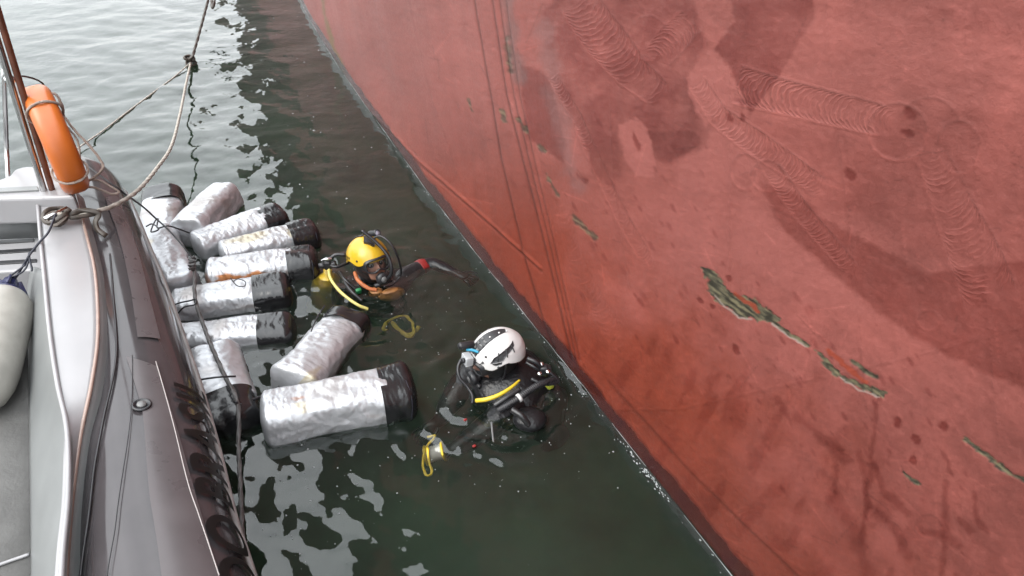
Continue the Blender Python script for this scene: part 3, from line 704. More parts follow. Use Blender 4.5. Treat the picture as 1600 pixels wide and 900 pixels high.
m_bei = mat('beige_cord', (.192, .148, .124), rough=.75, var=.2, vscale=60, bump=.3, bscale=300)
def on_ring(px, py, lift=0.):
    """point in the lifebuoy's plane, brought to the side nearest the camera"""
    o = Vector((0, 0, CAMH)); d = Vector(((px - 800) / FPX, cP + (450 - py) / FPX * sP, -sP + (450 - py) / FPX * cP)).normalized()
    dist = (cen - o).dot(d); q = o + d * dist; return q - d * (RM + lift)
q0 = lambda *a: on_ring(*a)
def ringband(name, px, py, rr, m):
    a = on_ring(px, py); h = (a - cen).dot(upv); h = max(-RM * .93, min(RM * .93, h)); ang = math.acos(h / RM); pts = []
    d = upv * math.cos(ang) + inpl2 * math.sin(ang)
    if d.dot(vw) < 0: d = upv * math.cos(ang) - inpl2 * math.sin(ang)
    for k in range(29):
        b = 2 * math.pi * k / 28; pts.append(cen + d * (RM - rt + (rt + .006) * math.cos(b)) + nrm2 * ((rt + .006) * math.sin(b)))
    return rope(name, pts, rr, m, life, 4)
ringband('grab_line', 70, 158, .006, m_bei); ringband('grab_line', 122, 284, .006, m_bei)
def air(px, py, z): return P(px, py, z)
gl = [(62, 151, 1.24), (84, 146, 1.245), (97, 165, 1.18), (99, 188, 1.10), (95, 193, 1.09)]
rope('grab_line', [air(*q) for q in gl], .0065, m_bei, life, 20)
rope('grab_line', [air(*q) for q in [(76, 150, 1.22), (95, 175, 1.14), (118, 205, 1.06), (140, 228, 1.0), (158, 252, .93), (160, 264, .90), (146, 278, .86), (128, 286, .84)]], .0062, m_bei, life, 20)
rope('grab_line', [air(*q) for q in [(78, 156, 1.2), (100, 192, 1.09), (118, 214, 1.03), (124, 232, .99), (125, 255, .93)]], .0048, m_bei, life, 20)
rope('grab_line', [air(*q) for q in [(118, 286, .85), (150, 281, .82), (175, 293, .78), (186, 300, .76), (174, 303, .76), (150, 294, .79), (122, 290, .84)]], .006, m_bei, life, 20)
tube('black_tie', [air(*q) for q in [(18, 128, 1.40), (28, 119, 1.42), (50, 122, 1.38), (66, 130, 1.33), (72, 142, 1.28)]], .0045, m_blk, life)
tube('black_tie', [air(*q) for q in [(52, 200, 1.06), (56, 215, 1.02), (54, 222, 1.0), (60, 235, .97), (66, 250, .93), (72, 258, .91), (66, 245, .93)]], .004, m_blk, life)

# ------------------------------------------------------------------ fender in the boat
m_fen = mat('off_white_fender_vinyl', (.256, .244, .22), rough=.5, var=.14, vscale=12, bump=.08, bscale=30)
m_blue = mat('navy_fender_end', (.0096, .0112, .048), rough=.35)
fa, fb = P(10, 462, .60), P(-32, 610, .48); Lf = (fb - fa).length
fen = thing('fender', 'off-white boat fender with navy blue end eye, inside the boat', 'fender', tuple(fb))
Mf = align(fb, fa)
obj('fender_body', *lathe([(.01, -.08), (.07, -.07), (.11, -.03), (.128, .03), (.135, .1), (.135, Lf - .12), (.128, Lf - .07), (.104, Lf - .03), (.092, Lf - .012)], 40), m_fen, fen, Mf)
fe = obj('end_cap', *lathe([(.098, Lf - .028), (.094, Lf - .008), (.07, Lf + .015), (.05, Lf + .035), (.036, Lf + .075), (.030, Lf + .10), (.001, Lf + .104)], 32), m_blue, fen, Mf)
for k in range(4):
    a = k * math.pi / 2 + .4; V_, F_ = boxv((0, 0, 0), (.05, .012, .1), .3)
    obj('rib', V_, F_, m_blue, fe, Mf @ Matrix.Rotation(a, 4, 'Z') @ Matrix.Translation((.045, 0, Lf + .045)) @ Matrix.Rotation(-.45, 4, 'Y'))
m_navy = mat('dark_cord', (.012, .013, .022), rough=.6)
ftop = Mf @ Vector((0, 0, Lf + .1))
lan = thing('fender_lanyard', 'thin dark lanyard running from the cleat to the fender', 'cord', tuple(clp))
tube('cord', [clp + Vector((0, 0, .05)), P(76, 362, .84), P(62, 378, .80), P(50, 393, .76), P(44, 402, .735), ftop + Vector((.012, .02, .0)), ftop], .0055, m_navy, lan)
tube('loop', [P(46, 394, .75), P(42, 410, .70), P(34, 418, .69), ftop + Vector((-.03, .0, .0)), P(36, 424, .68), P(46, 405, .72)], .0045, m_navy, lan)
tube('loose_end', [P(45, 396, .75), P(47, 408, .72), P(50, 420, .69), P(49, 424, .68)], .0045, m_navy, lan)

# ------------------------------------------------------------------ silver-taped bundles
m_blkp = mat('black_polythene', (.010, .010, .011), rough=.2, spec=.5, bump=.22, bscale=18, detail=3)
def foil():
    m = mat('silver_duct_tape', (.5, .5, .5), rough=.36, metal=.55, attr='paint', bump=.16, bscale=60, detail=7, var=.05, vscale=20)
    n = m.node_tree; b = n.nodes['Principled BSDF']; t = n.nodes.new('ShaderNodeTexCoord'); mp = n.nodes.new('ShaderNodeMapping'); mp.inputs['Scale'].default_value = (1.2, 1, 1.4)
    rn = n.nodes.new('ShaderNodeTexNoise'); rn.noise_type = 'RIDGED_MULTIFRACTAL'; rn.inputs['Scale'].default_value = 11; rn.inputs['Detail'].default_value = 5; rn.inputs['Distortion'].default_value = .8
    n.links.new(t.outputs['Object'], mp.inputs[0]); n.links.new(mp.outputs[0], rn.inputs['Vector'])
    bp = n.nodes.new('ShaderNodeBump'); bp.inputs['Strength'].default_value = .42; bp.inputs['Distance'].default_value = .006; n.links.new(rn.outputs['Fac'], bp.inputs['Height'])
    n.links.new(b.inputs['Normal'].links[0].from_socket, bp.inputs['Normal']); n.links.new(bp.outputs[0], b.inputs['Normal'])
    return m
m_foil = foil()
def bundle(a, b, za, zb, hw, hh, frac, label, seed, roll=0., stain=None, name='taped_bundle', ext=0.04, tail=1.):
    A, B = P(a[0], a[1], za + hh * .25), P(b[0], b[1], zb + hh * .25); A.z = za - .026; B.z = zb - .026
    X = (B - A).normalized(); Yv = Vector((0, 0, 1)).cross(X).normalized(); Zv = X.cross(Yv)
    M = Matrix.Translation((A + B) / 2) @ Matrix((X, Yv, Zv)).transposed().to_4x4() @ Matrix.Rotation(roll, 4, 'X')
    L = (B - A).length + ext
    t = thing(name, label, 'bundle', ((A + B) / 2)[:], 'silver-taped bundles floating in the water')
    def shape(x0, x1, grow, nu, nv, sd_, cap0, cap1, wr, ex):
        u = np.linspace(0, 1, nu); u = (1 - np.cos(u * np.pi)) / 2 * .45 + u * .55
        xs_ = x0 + (x1 - x0) * u; th = np.linspace(0, 2 * np.pi, nv, endpoint=False)
        X_, T = np.meshgrid(xs_, th, indexing='ij')
        def capf(d, c): 
            q = np.clip(d / c, 0, 1); return (1 - (1 - q) ** 2.4) ** (1 / 2.4)
        sc = np.minimum(capf(X_ - x0, cap0) if cap0 else 1., capf(x1 - X_, cap1) if cap1 else 1.); sc = np.maximum(sc, .02)
        c, s = np.cos(T), np.sin(T); k = (np.abs(c) ** ex + np.abs(s) ** ex) ** (-1 / ex)
        arc = T * (hw + hh) * .5
        wob = 1 + .07 * (np.sin(seed * 2.3)) * X_ / L * 2 * .8 + .085 * perlin(X_ * 4 + seed, 1.5 * np.cos(T) + seed, sd_) + .06 * perlin(1.3 * np.cos(T + 1) + X_ * 2, 1.3 * np.sin(T) - seed, sd_ + 1)
        cr_ = 0
        for q, (fx, ft, am) in enumerate(((5, 9, .0024), (13, 12, .0017), (22, 24, .0015), (48, 40, .0010))):
            wx_ = X_ * fx + 1.1 * perlin(X_ * 7, arc * 9, sd_ + 9 + q)
            cr_ = cr_ + am * (1 - 2.2 * np.abs(perlin(wx_ + seed * 3.1, arc * ft + .8 * perlin(X_ * 9, arc * 8, sd_ + 20), sd_ + 2 + q)))
        # laps of tape
        lap = .0007 * (((X_ * 1. + .012 * np.sin(T + seed) + .25 * seed) / .048) % 1 > .5)
        r = sc * wob
        y = (hw + grow) * k * c * r + wr * cr_ * c * sc; z = (hh + grow) * k * s * r + (wr * cr_ + lap * (wr > .6)) * s * sc
        V = np.stack([X_ + wr * .6 * cr_ * 0, y, z], -1)
        return V, X_, T
    V, X_, T = shape(-L / 2, L / 2 - (L * (1 - frac) - .05 if frac < 1 else 0), 0., 120, 88, seed, .045, .02 if frac < 1 else .045, 1., 3.4)
    nu, nv = V.shape[:2]
    colr = np.ones((nu, nv, 3)) * np.array([.40, .408, .425])
    sp = fbm(X_ * 7 + seed, np.cos(T) * 2 + np.sin(T), 4, seed + 40)
    colr *= (1 + .10 * sp)[..., None]
    bs = sstep(.25, .9, fbm(X_ * 3.1 + seed * 1.7, np.sin(T) * 1.2 + seed, 3, seed + 60))[..., None] * .45
    colr = colr * (1 - bs) + np.array([.20, .15, .115]) * bs
    if stain:
        for (cx, ct, rx, rt_, cc, k) in stain:
            dd = np.hypot((X_ / L + .5 - cx + .02 * sp) / rx, ((T - ct + np.pi) % (2 * np.pi) - np.pi + .25 * sp) / rt_); m_ = (sstep(1.2, .6, dd) * k)[..., None]
            colr = colr * (1 - m_) + np.array(cc) * m_
    F = gridfaces(nu, nv, True)
    wr_o = obj('silver_wrap', V.reshape(-1, 3), F, m_foil, t, M, colors=colr.reshape(-1, 3))
    if frac < 1:
        V, X_, T = shape(-L / 2 + L * frac, L / 2 + .004, .0105, 60, 72, seed + 5, 0, .07, .55, 3.2)
        sl = obj('black_sleeve', V.reshape(-1, 3), gridfaces(60, 72, True), m_blkp, t, M)
        xe = L / 2 - .045; pts = []
        for k in range(37):
            a_ = 2 * math.pi * k / 36; kk = (abs(math.cos(a_)) ** 2.5 + abs(math.sin(a_)) ** 3.2) ** (-1 / 3.2)
            pts.append(M @ Vector((xe + .006 * math.sin(3 * a_), (hw + .004) * kk * math.cos(a_), (hh + .004) * kk * math.sin(a_))))
        tube('tie_cord', pts, .0028, m_navy, sl, n=2, nseg=6)
    return t, M, L
pi = math.pi
YEL = (.32, .25, .10); ORG = (.32, .11, .02)
bundle((246, 378), (255, 300), .05, .04, .135, .115, .68, 'silver bundle with black end beside the boat, farthest left', 1)
bundle((293, 358), (352, 296), .075, .06, .125, .12, 1., 'all-silver bundle farthest back, without a black end showing', 2, roll=-.15)
bundle((306, 378), (440, 332), .05, .05, .115, .105, .72, 'silver bundle with dark end, just in front of the all-silver bundle', 3)
bundle((347, 394), (492, 357), .04, .045, .11, .10, .70, 'silver bundle with a pale yellow stain and black end', 4, stain=[(.32, 1.5, .2, .6, YEL, .55), (.12, 1.5, .06, .5, YEL, .3), (.7, 2.0, .04, .3, YEL, .5)])
bundle((325, 426), (492, 402), .05, .05, .12, .11, .72, 'silver bundle with an orange stripe along its side and black end', 5, stain=[(.36, 2.66, .36, .15, ORG, .95), (.02, 2.6, .04, .4, ORG, .6), (.76, 2.9, .04, .5, YEL, .5)])
bundle((270, 472), (450, 447), .04, .03, .12, .105, .68, 'silver bundle with black end below the orange-striped one', 6)
bundle((272, 530), (455, 508), .01, .005, .115, .10, .70, 'low silver bundle with black end lapped by water beside the boat tube', 7)
bundle((240, 365), (280, 442), .06, .055, .125, .115, 1., 'all-silver bundle with a faint yellow mark pressed against the boat tube', 8, stain=[(.35, 2.2, .1, .35, YEL, .4)])
bundle((330, 545), (358, 665), .05, .01, .15, .115, .66, 'silver bundle with its black end toward the camera, against the boat', 9)
bundle((455, 596), (548, 494), .055, -.01, .13, .12, .78, 'silver bundle standing proud with square end and yellow drip, black end by yellow-helmeted diver', 10, stain=[(.08, 2.2, .1, .10, YEL, .45), (.03, 2.4, .04, .2, YEL, .4)], roll=.1)
_t11, M11, L11 = bundle((412, 646), (642, 600), .055, .055, .138, .125, .77, 'largest and nearest silver bundle with two orange marks and black end', 11, stain=[(.26, 1.75, .045, .12, ORG, .55), (.27, 2.05, .04, .1, YEL, .5)])

# ------------------------------------------------------------------ ropes
m_moor = mat('pale_mooring_rope', (.272, .248, .216), rough=.8, var=.25, vscale=30, bump=.3, bscale=200)
m_wet = mat('dark_wet_rope', (.04, .032, .0256), rough=.55, var=.3, vscale=30)
m_gray = mat('grey_line', (.068, .064, .0624), rough=.6, var=.25, vscale=30)
knot = P(298, 98, .03)
o = rope('mooring_rope', [clp + Vector((.0, 0, .045)), P(120, 338, .80), P(150, 331, .79), P(185, 318, .74), P(218, 295, .66), P(246, 262, .52), P(268, 228, .36), P(281, 180, .2), P(290, 135, .09), knot], .0108, m_moor)
tag(o, 'pale mooring rope curving from the boat cleat to the knot in the water', 'rope')
o = rope('hawser', [knot, P(306, 70, .10), P(315, 38, .2), P(325, 0, .32), P(329, -18, .4), P(345, -80, .75), Vector((-6.5, 24.0, 4.5))], .0145, m_wet)
tag(o, 'dark wet rope rising from the knot to the top edge', 'rope')
kn = []
for k in range(40):
    a = k / 39 * 5 * pi; kn.append(knot + Vector((.042 * math.cos(a), .035 * math.sin(a * 1.3), .02 + .05 * math.sin(a * .63))))
o = rope('rope_knot', kn, .015, m_wet, None, 6); tag(o, 'dark knot where the three ropes meet at the water', 'knot')
o = rope('slack_line', [knot, P(270, 122, .004), P(235, 148, .004), P(195, 178, .004), P(160, 205, .004), P(138, 220, .015), P(105, 243, .02)], .0065, m_moor)
tag(o, 'thin pale line lying on the water from the knot toward the lifebuoy', 'rope')
# turns round the cleat and the dark tail
tn = thing('cleat_hitch', 'dark and pale rope turns round the boat cleat with a hanging tail', 'rope', tuple(clp))
for j in range(3):
    rope('turn', [clp + Vector(((.042 + .006 * j) * math.cos(a), (.06 + .006 * j) * math.sin(a), .022 + .012 * j + .01 * math.sin(2 * a + j))) for a in np.linspace(0, 2 * pi, 17)], .010, m_wet if j != 1 else m_moor, tn, 5)
rope('tail', [clp + Vector((.03, .03, .04)), P(112, 334, .82), P(125, 329, .82), P(142, 330, .81), P(155, 334, .79), P(150, 346, .76), P(152, 357, .74), P(160, 365, .73), P(166, 369, .715)], .0125, m_wet, tn, 14)
rope('turn', [clp + Vector((.03, .03, .03)), P(112, 340, .81), P(130, 338, .80), P(148, 334, .79), P(156, 330, .80)], .010, m_wet, tn, 12)
o = tube('black_line', [P(112, 238, .84), P(129, 253, .80), P(160, 277, .74), P(191, 300, .66), P(222, 322, .45), P(242, 340, .30), P(262, 358, .27), P(284, 382, .25), P(300, 403, .20)], .0055, m_blk)
tag(o, 'thin black line slanting from the lifebuoy over the bundles', 'rope')
o = rope('grey_line', [P(300, 402, .2), P(304, 425, .19), P(304, 452, .2), P(307, 476, .19), P(318, 508, .15), P(330, 540, .19), P(350, 585, .20), P(371, 630, .14), P(373, 700, .04), P(376, 770, .03), P(379, 850, .02), P(381, 960, .02)], .010, m_gray)
tag(o, 'grey line across the bundles alongside the boat tube to the bottom edge', 'rope')
kk = [P(300 + 5 * math.sin(i * 2.1), 402 + i * 1.6, .21 + .02 * math.cos(i * 1.7)) for i in range(14)]
o = rope('lashing_knot', kk, .0075, m_gray, None, 8); tag(o, 'knot joining the black line and the grey line', 'knot')
def lash(label, pix, r=.0048, m=m_blk):
    o = tube('lashing', [P(*q) for q in pix], r, m); tag(o, label, 'cord', 'cords lashing the bundles')
lash('black cord knotted between the two bundles at far left', [(228, 354, .21), (238, 350, .215), (248, 358, .22), (236, 362, .2), (242, 346, .22), (247, 342, .23), (246, 356, .22), (262, 353, .24), (280, 358, .18), (296, 364, .12)])
lash('black cord looped round the grey line at left, by the boat tube', [(262, 482, .18), (278, 474, .19), (296, 470, .2), (306, 468, .21), (304, 476, .2), (288, 480, .19), (276, 492, .14), (270, 500, .1)])
lash('dark cord from the grey line to the square-ended bundle', [(368, 628, .16), (376, 632, .12), (386, 628, .1), (402, 622, .07), (420, 613, .07), (436, 604, .1)], .006)
lash('short black cord end on top of the square-ended bundle', [(486, 518, .22), (492, 503, .235), (499, 490, .22), (507, 478, .2)], .0035)
lash('small black loop on the bundle below the orange-striped one', [(364, 440, .192), (372, 436, .2), (383, 440, .192), (382, 447, .187), (372, 447, .19), (365, 441, .192), (360, 434, .2)], .003)
lash('black cord across the bundle nearest the boat lettering', [(296, 598, .22), (320, 592, .235), (345, 589, .235), (368, 588, .20)], .005)

# ------------------------------------------------------------------ divers
m_neo = mat('black_neoprene', (.012, .012, .013), rough=.36, bump=.15, bscale=120, var=.2, vscale=20)
m_neow = mat('wet_black_nylon', (.008, .008, .009), rough=.3, spec=.3, bump=.5, bscale=45)
m_skin = mat('skin', (.36, .185, .13), rough=.5, var=.1, vscale=20)
m_yel = mat('yellow_helmet_shell', (.44, .272, .0144), rough=.28, var=.06, vscale=10)
m_wht = mat('white_helmet_shell', (.5, .49, .485), rough=.26, var=.04, vscale=8)
m_ora = mat('orange_webbing', (.34, .10, .03), rough=.6, var=.2, vscale=30)
m_yh = mat('yellow_hose', (.496, .36, .024), rough=.35)
m_pyel = mat('pale_yellow_hose', (.464, .416, .128), rough=.4)
m_red = mat('red_trim', (.17, .010, .009), rough=.4)
m_grn = mat('green_clip', (.008, .128, .04), rough=.4)
m_chr = mat('chrome', (.6, .6, .6), rough=.15, metal=1.)
m_clr = mat('clear_housing', (.75, .78, .8), rough=.1, spec=.6, alpha=.35)
m_lens = mat('mask_glass', (.02, .025, .028), rough=.05, spec=.8, alpha=.32)
m_cyan = mat('cyan_plastic', (.016, .2, .32), rough=.3)
def skinbody(name, chains, m, parent, sub=2):
    """chains: lists of (point, radius); a first point equal to an earlier one joins on to it"""
    verts, rad, edges, roots = [], [], [], []
    idx = {}
    for ch in chains:
        prev = None
        for p, r in ch:
            key = tuple(round(c, 5) for c in p)
            if key not in idx:
                idx[key] = len(verts); verts.append(Vector(p)); rad.append(r)
                if prev is None: roots.append(idx[key])
            if prev is not None and prev != idx[key]: edges.append((prev, idx[key]))
            prev = idx[key]
    me = bpy.data.meshes.new(name); b = base_of(parent)
    me.from_pydata([tuple(v - b) for v in verts], edges, [])
    o = bpy.data.objects.new(name, me); C.objects.link(o)
    sk = o.modifiers.new('skin', 'SKIN'); sk.use_smooth_shade = True
    for i, r in enumerate(rad):
        me.skin_vertices[0].data[i].radius = (r, r) if not hasattr(r, '__len__') else r
        me.skin_vertices[0].data[i].use_root = i in roots
    sb = o.modifiers.new('sub', 'SUBSURF'); sb.levels = sub; sb.render_levels = sub
    bpy.context.view_layer.update()
    nm = bpy.data.meshes.new_from_object(o.evaluated_get(bpy.context.evaluated_depsgraph_get())); o.modifiers.clear(); o.data = nm
    nm.materials.clear(); nm.materials.append(m); o.parent = parent
    nm.polygons.foreach_set('use_smooth', [True] * len(nm.polygons))
    return o
def hand(wr, d, palmn, s=1., curl=.25):
    """finger chains for a gloved hand: wrist, pointing direction, palm normal"""
    d = d.normalized(); side = d.cross(palmn).normalized(); nn = side.cross(d).normalized(); ch = []
    pal = wr + d * .055 * s; ch.append([(wr, .026 * s), (wr + d * .03 * s, (.036 * s, .022 * s)), (pal, (.042 * s, .022 * s)), (wr + d * .085 * s, (.036 * s, .018 * s))])
    for k, L in zip((-1.5, -.5, .5, 1.5), (.060, .075, .080, .068)):
        b = wr + d * .078 * s + side * (k * .021 * s); dd = (d + side * k * .10).normalized()
        c1 = (dd * math.cos(curl) + nn * math.sin(curl)); c2 = dd * math.cos(curl * 2.6) + nn * math.sin(curl * 2.6)
        ch.append([(b, .0115 * s), (b + dd * .03 * s, .0108 * s), (b + dd * .03 * s + c1 * L * .5 * s, .010 * s), (b + dd * .03 * s + c1 * L * .5 * s + c2 * L * .4 * s, .0085 * s)])
    tb = wr + d * .03 * s + side * .028 * s; td = (d * .6 + side * .75 + nn * .2).normalized()
    ch.append([(tb, .014 * s), (tb + td * .03 * s, .0125 * s), (tb + td * .05 * s + d * .012 * s, .011 * s), (tb + td * .062 * s + d * .03 * s, .009 * s)])
    return ch
def ell_grid(rx, ry, rz, rim, nu=40, nv=64, flare=None, bumpf=None):
    """shell from the crown down to the polar angle rim(azimuth); azimuth 0 = front (-Y)"""
    V = []
    for i in range(nu):
        for j in range(nv):
            az = 2 * pi * j / nv - pi; th = .001 + (rim(az) - .001) * i / (nu - 1); k = 1.
            if flare: k = 1 + flare(az) * max(0, (i / (nu - 1) - .86) / .14) ** 2
            if bumpf: k += bumpf(az, th)
            V.append((rx * math.sin(th) * math.sin(az) * k, -ry * math.sin(th) * math.cos(az) * k, rz * math.cos(th)))
    return V, [tuple(f) for f in gridfaces(nu, nv, True).tolist()]
def ellpt(rx, ry, rz, az, th, k=1.): return Vector((rx * math.sin(th) * math.sin(az), -ry * math.sin(th) * math.cos(az), rz * math.cos(th))) * k
def ellpatch(rad, poly, k, th_=.004):
    """flat-cut piece laid on the ellipsoid: polygon in (azimuth, polar) radians"""
    bm = bmesh.new(); f = bm.faces.new([bm.verts.new((a, t, 0)) for a, t in poly]); bmesh.ops.triangulate(bm, faces=[f])
    for _ in range(5):
        e = [x for x in bm.edges if x.calc_length() > .12]
        if not e: break
        bmesh.ops.subdivide_edges(bm, edges=e, cuts=1); bmesh.ops.triangulate(bm, faces=bm.faces[:])
    bm.verts.index_update(); V = [ellpt(*rad, v.co.x, v.co.y, k) for v in bm.verts]; F = [tuple(v.index for v in q.verts) for q in bm.faces]; bm.free()
    n = len(V); edge = {}
    for q in F:
        for a, b in zip(q, q[1:] + q[:1]): edge[(a, b)] = 1
    V2 = [v * (1 - th_ / .12) for v in V]; side = [(a, a + n, b + n, b) for (a, b) in edge if (b, a) not in edge]
    return V + V2, F + [tuple(i + n for i in q[::-1]) for q in F] + [s[::-1] for s in side]
def headgear(per, M, shell, white):
    """hood, face, mask, regulator and helmet in head space (face towards -Y)"""
    hr = (.088, .108, .125)
    def hoodb(az, th): return 0
    obj('hood', *ell_grid(*hr, lambda a: 2.75, 40, 48), m_neo, per, M)
    # face with brow, nose, lips and chin, set in the hood opening
    V = []; nu, nv = 40, 36
    for i in range(nu):
        for j in range(nv):
            u = (j / (nv - 1) - .5) * 2; v = (i / (nu - 1) - .5) * 2
            az = u * .66 * (1 - .12 * v * v); th = 1.62 + v * .62 * (1 - .12 * u * u); p = ellpt(*hr, az, th, 1.012)
            x, z = p.x, p.z
            bmp = .026 * math.exp(-(x / .013) ** 2 - ((z + .008) / .02) ** 2) + .012 * math.exp(-(x / .009) ** 2 - ((z - .016) / .02) ** 2)
            bmp += .006 * math.exp(-(x / .024) ** 2 - ((z + .047) / .006) ** 2) + .007 * math.exp(-(x / .024) ** 2 - ((z + .060) / .007) ** 2) + .008 * math.exp(-(x / .02) ** 2 - ((z + .085) / .014) ** 2)
            bmp -= .009 * (math.exp(-((abs(x) - .032) / .014) ** 2 - ((z - .02) / .012) ** 2)); bmp += .004 * math.exp(-((abs(x) - .03) / .025) ** 2 - ((z - .042) / .008) ** 2)
            p.y -= bmp; V.append(p)
    fo_ = obj('face', V, gridfaces(nu, nv), m_skin, per, M)
    m_eye = mat('eye_white', (.4, .384, .368), rough=.2); m_ir = mat('dark_iris', (.02, .012, .008), rough=.1)
    for s in (-1, 1):
        obj('eye', *sphere((s * .032, -.094, .02), (.013, .010, .009)), m_eye, fo_, M); obj('iris', *sphere((s * .033, -.1025, .019), (.006, .003, .006), 8, 12), m_ir, fo_, M)
    # mask: skirt, rim and glass
    def mrow(k, yo, sx, sz):
        o_ = []
        for q in range(48):
            a = 2 * pi * q / 48; c, s = math.cos(a), math.sin(a); e = (abs(c) ** 3.2 + abs(s) ** 3.2) ** (-1 / 3.2)
            x = sx * e * c; z = .020 + sz * e * s
            if s < -.2: z += .016 * math.exp(-(x / .02) ** 2)
            o_.append(Vector((x, yo + (x / .1) ** 2 * .034, z)))
        return o_
    rows = mrow(0, -.092, .084, .050) + mrow(1, -.118, .080, .047) + mrow(2, -.139, .076, .043) + mrow(3, -.142, .070, .037) + mrow(4, -.134, .066, .033)
    mk = obj('diving_mask', rows, [tuple(f) for f in gridfaces(5, 48, True).tolist()], m_blk, per, M)
    g = mrow(4, -.1365, .0665, .0335); cc = Vector((0, -.1365, .02))
    obj('mask_lens', g + [cc], [(q, (q + 1) % 48, 48) for q in range(48)], m_lens, mk, M)
    tube('mask_strap', [ellpt(*hr, a, 1.38, 1.03) for a in np.linspace(.72, 2 * pi - .72, 26)], .008, m_blk, mk, smoothpath=False, M=M)
    # regulator
    rg = obj('regulator', *merge([boxv((0, -.128, -.056), (.06, .03, .03), .3), xf(lathe([(.001, 0), (.034, 0), (.037, .006), (.037, .024), (.030, .032), (.014, .036), (.001, .036)], 28), Matrix.Translation((0, -.132, -.060)) @ Matrix.Rotation(R(90), 4, 'X'))]), m_blk, per, M)
    obj('purge_button', *xf(lathe([(.001, 0), (.018, 0), (.016, .005), (.001, .006)], 22), Matrix.Translation((0, -.168, -.060)) @ Matrix.Rotation(R(90), 4, 'X')), mat('grey_plastic', (.104, .104, .104)), rg, M)
    tube('exhaust_tee', [Vector((-.05, -.135, -.092)), Vector((0, -.145, -.086)), Vector((.05, -.135, -.092))], .013, m_blk, rg, M=M)
    # helmet shell
    hs = (.118, .142, .128)
    def rim(a):
        f = math.cos(a)                                            # 1 front, -1 back
        side_ = math.exp(-((abs(a) - 1.55) / .42) ** 2)
        return 1.50 - .06 * max(f, 0) + .36 * max(-f, 0) ** .7 + .12 * math.exp(-((abs(a) - .95) / .25) ** 2) - .10 * side_
    hl = obj('helmet', *ell_grid(*hs, rim, 36, 72, lambda a: .025, lambda a, t: .012 * math.exp(-((t - 1.12) / .1) ** 2) if white else 0), shell, per, M @ Matrix.Translation((0, .008, .028)))
    hl.modifiers.new('thickness', 'SOLIDIFY').thickness = .005
    MH = M @ Matrix.Translation((0, .008, .028))
    return hl, MH, hs, rg
def worldM(loc, yaw, pitch=0., roll=0.):
    return Matrix.Translation(loc) @ Matrix.Rotation(yaw, 4, 'Z') @ Matrix.Rotation(pitch, 4, 'X') @ Matrix.Rotation(roll, 4, 'Y')

# --- diver in the yellow helmet
H1 = P(577, 410, .135)
M1 = worldM(H1, R(36), R(-12), R(0)) @ Matrix.Scale(1.07, 4)
F1 = Vector((math.sin(R(20)), -math.cos(R(20)), 0)); S1 = Vector((math.cos(R(20)), math.sin(R(20)), 0))        # facing, and towards his left
N1 = H1 + Vector((-F1.x * .02, -F1.y * .02, -.16))
d1 = thing('person', 'diver in a yellow helmet and black mask, arm reaching toward the hull', 'person', (N1.x, N1.y, -.6), 'divers in the water')
chest = N1 + Vector((0, 0, -.16)); waist = chest + Vector((0, 0, -.28)) - F1 * .05; hip = waist + Vector((0, 0, -.17))
shL = N1 + S1 * .185 + Vector((0, 0, -.04)); shR = N1 - S1 * .185 + Vector((0, 0, -.06))
w1 = P(713, 430, -.04); el1 = P(672, 413, -.035)
elR = shR + F1 * .02 - S1 * .06 + Vector((0, 0, -.30)); wrR = elR + F1 * .12 + S1 * .10 + Vector((0, 0, -.18))
ch = [[(hip, (.17, .12)), (waist, (.15, .11)), (chest, (.18, .13)), (N1 + Vector((0, 0, -.05)), (.11, .085)), (N1 + Vector((0, 0, .02)), .062), (H1 - Vector((0, 0, .04)), .07)],
      [(chest, (.18, .13)), (shL, .086), (shL.lerp(el1, .5), .072), (el1, .062), (el1.lerp(w1, .6), .052), (w1, .038)],
      [(chest, (.18, .13)), (shR, .078), (shR.lerp(elR, .5), .06), (elR, .048), (wrR, .03)],
      [(hip, (.17, .12)), (hip + S1 * .1 + Vector((0, .05, -.4)), .075), (hip + S1 * .1 + Vector((0, .2, -.8)), .05)],
      [(hip, (.17, .12)), (hip - S1 * .1 + Vector((0, 0, -.4)), .075), (hip - S1 * .1 + Vector((0, .2, -.8)), .05)]]
ch += hand(w1, (P(735, 440, -.045) - w1), Vector((0, 0, -1)), 1.15, .85) + hand(wrR, F1 + S1 * .3, Vector((0, 0, -1)), .95, .3)
skinbody('body', ch, m_neow, d1)
hl, MH, hs, rg = headgear(d1, M1, m_yel, False)
for a, t in ((1.0, 1.33), (-1.0, 1.33), (1.25, 1.72), (-1.25, 1.72)):
    c = ellpt(*hs, a, t, 1.01); obj('rivet', *sphere(c, .006, 8, 10), m_blk, hl, MH)
# black lettering block on the helmet's side, in two short lines
fc = bpy.data.curves.new('t', 'FONT'); fc.body = 'MARINHA\nDO BRASIL'; fc.size = 1; fc.offset = .03; fc.align_x = 'CENTER'; fc.space_line = .85
fo = bpy.data.objects.new('tmp', fc); C.objects.link(fo); bpy.context.view_layer.update()
fm = fo.evaluated_get(bpy.context.evaluated_depsgraph_get()).to_mesh(); V_ = [v.co.copy() for v in fm.vertices]; F_ = [tuple(p.vertices) for p in fm.polygons]; bpy.data.objects.remove(fo)
obj('lettering', [ellpt(*hs, -1.72 + v.x * .135, 1.33 - v.y * .16, 1.016) for v in V_], F_, m_ink, hl, MH, smooth=False)
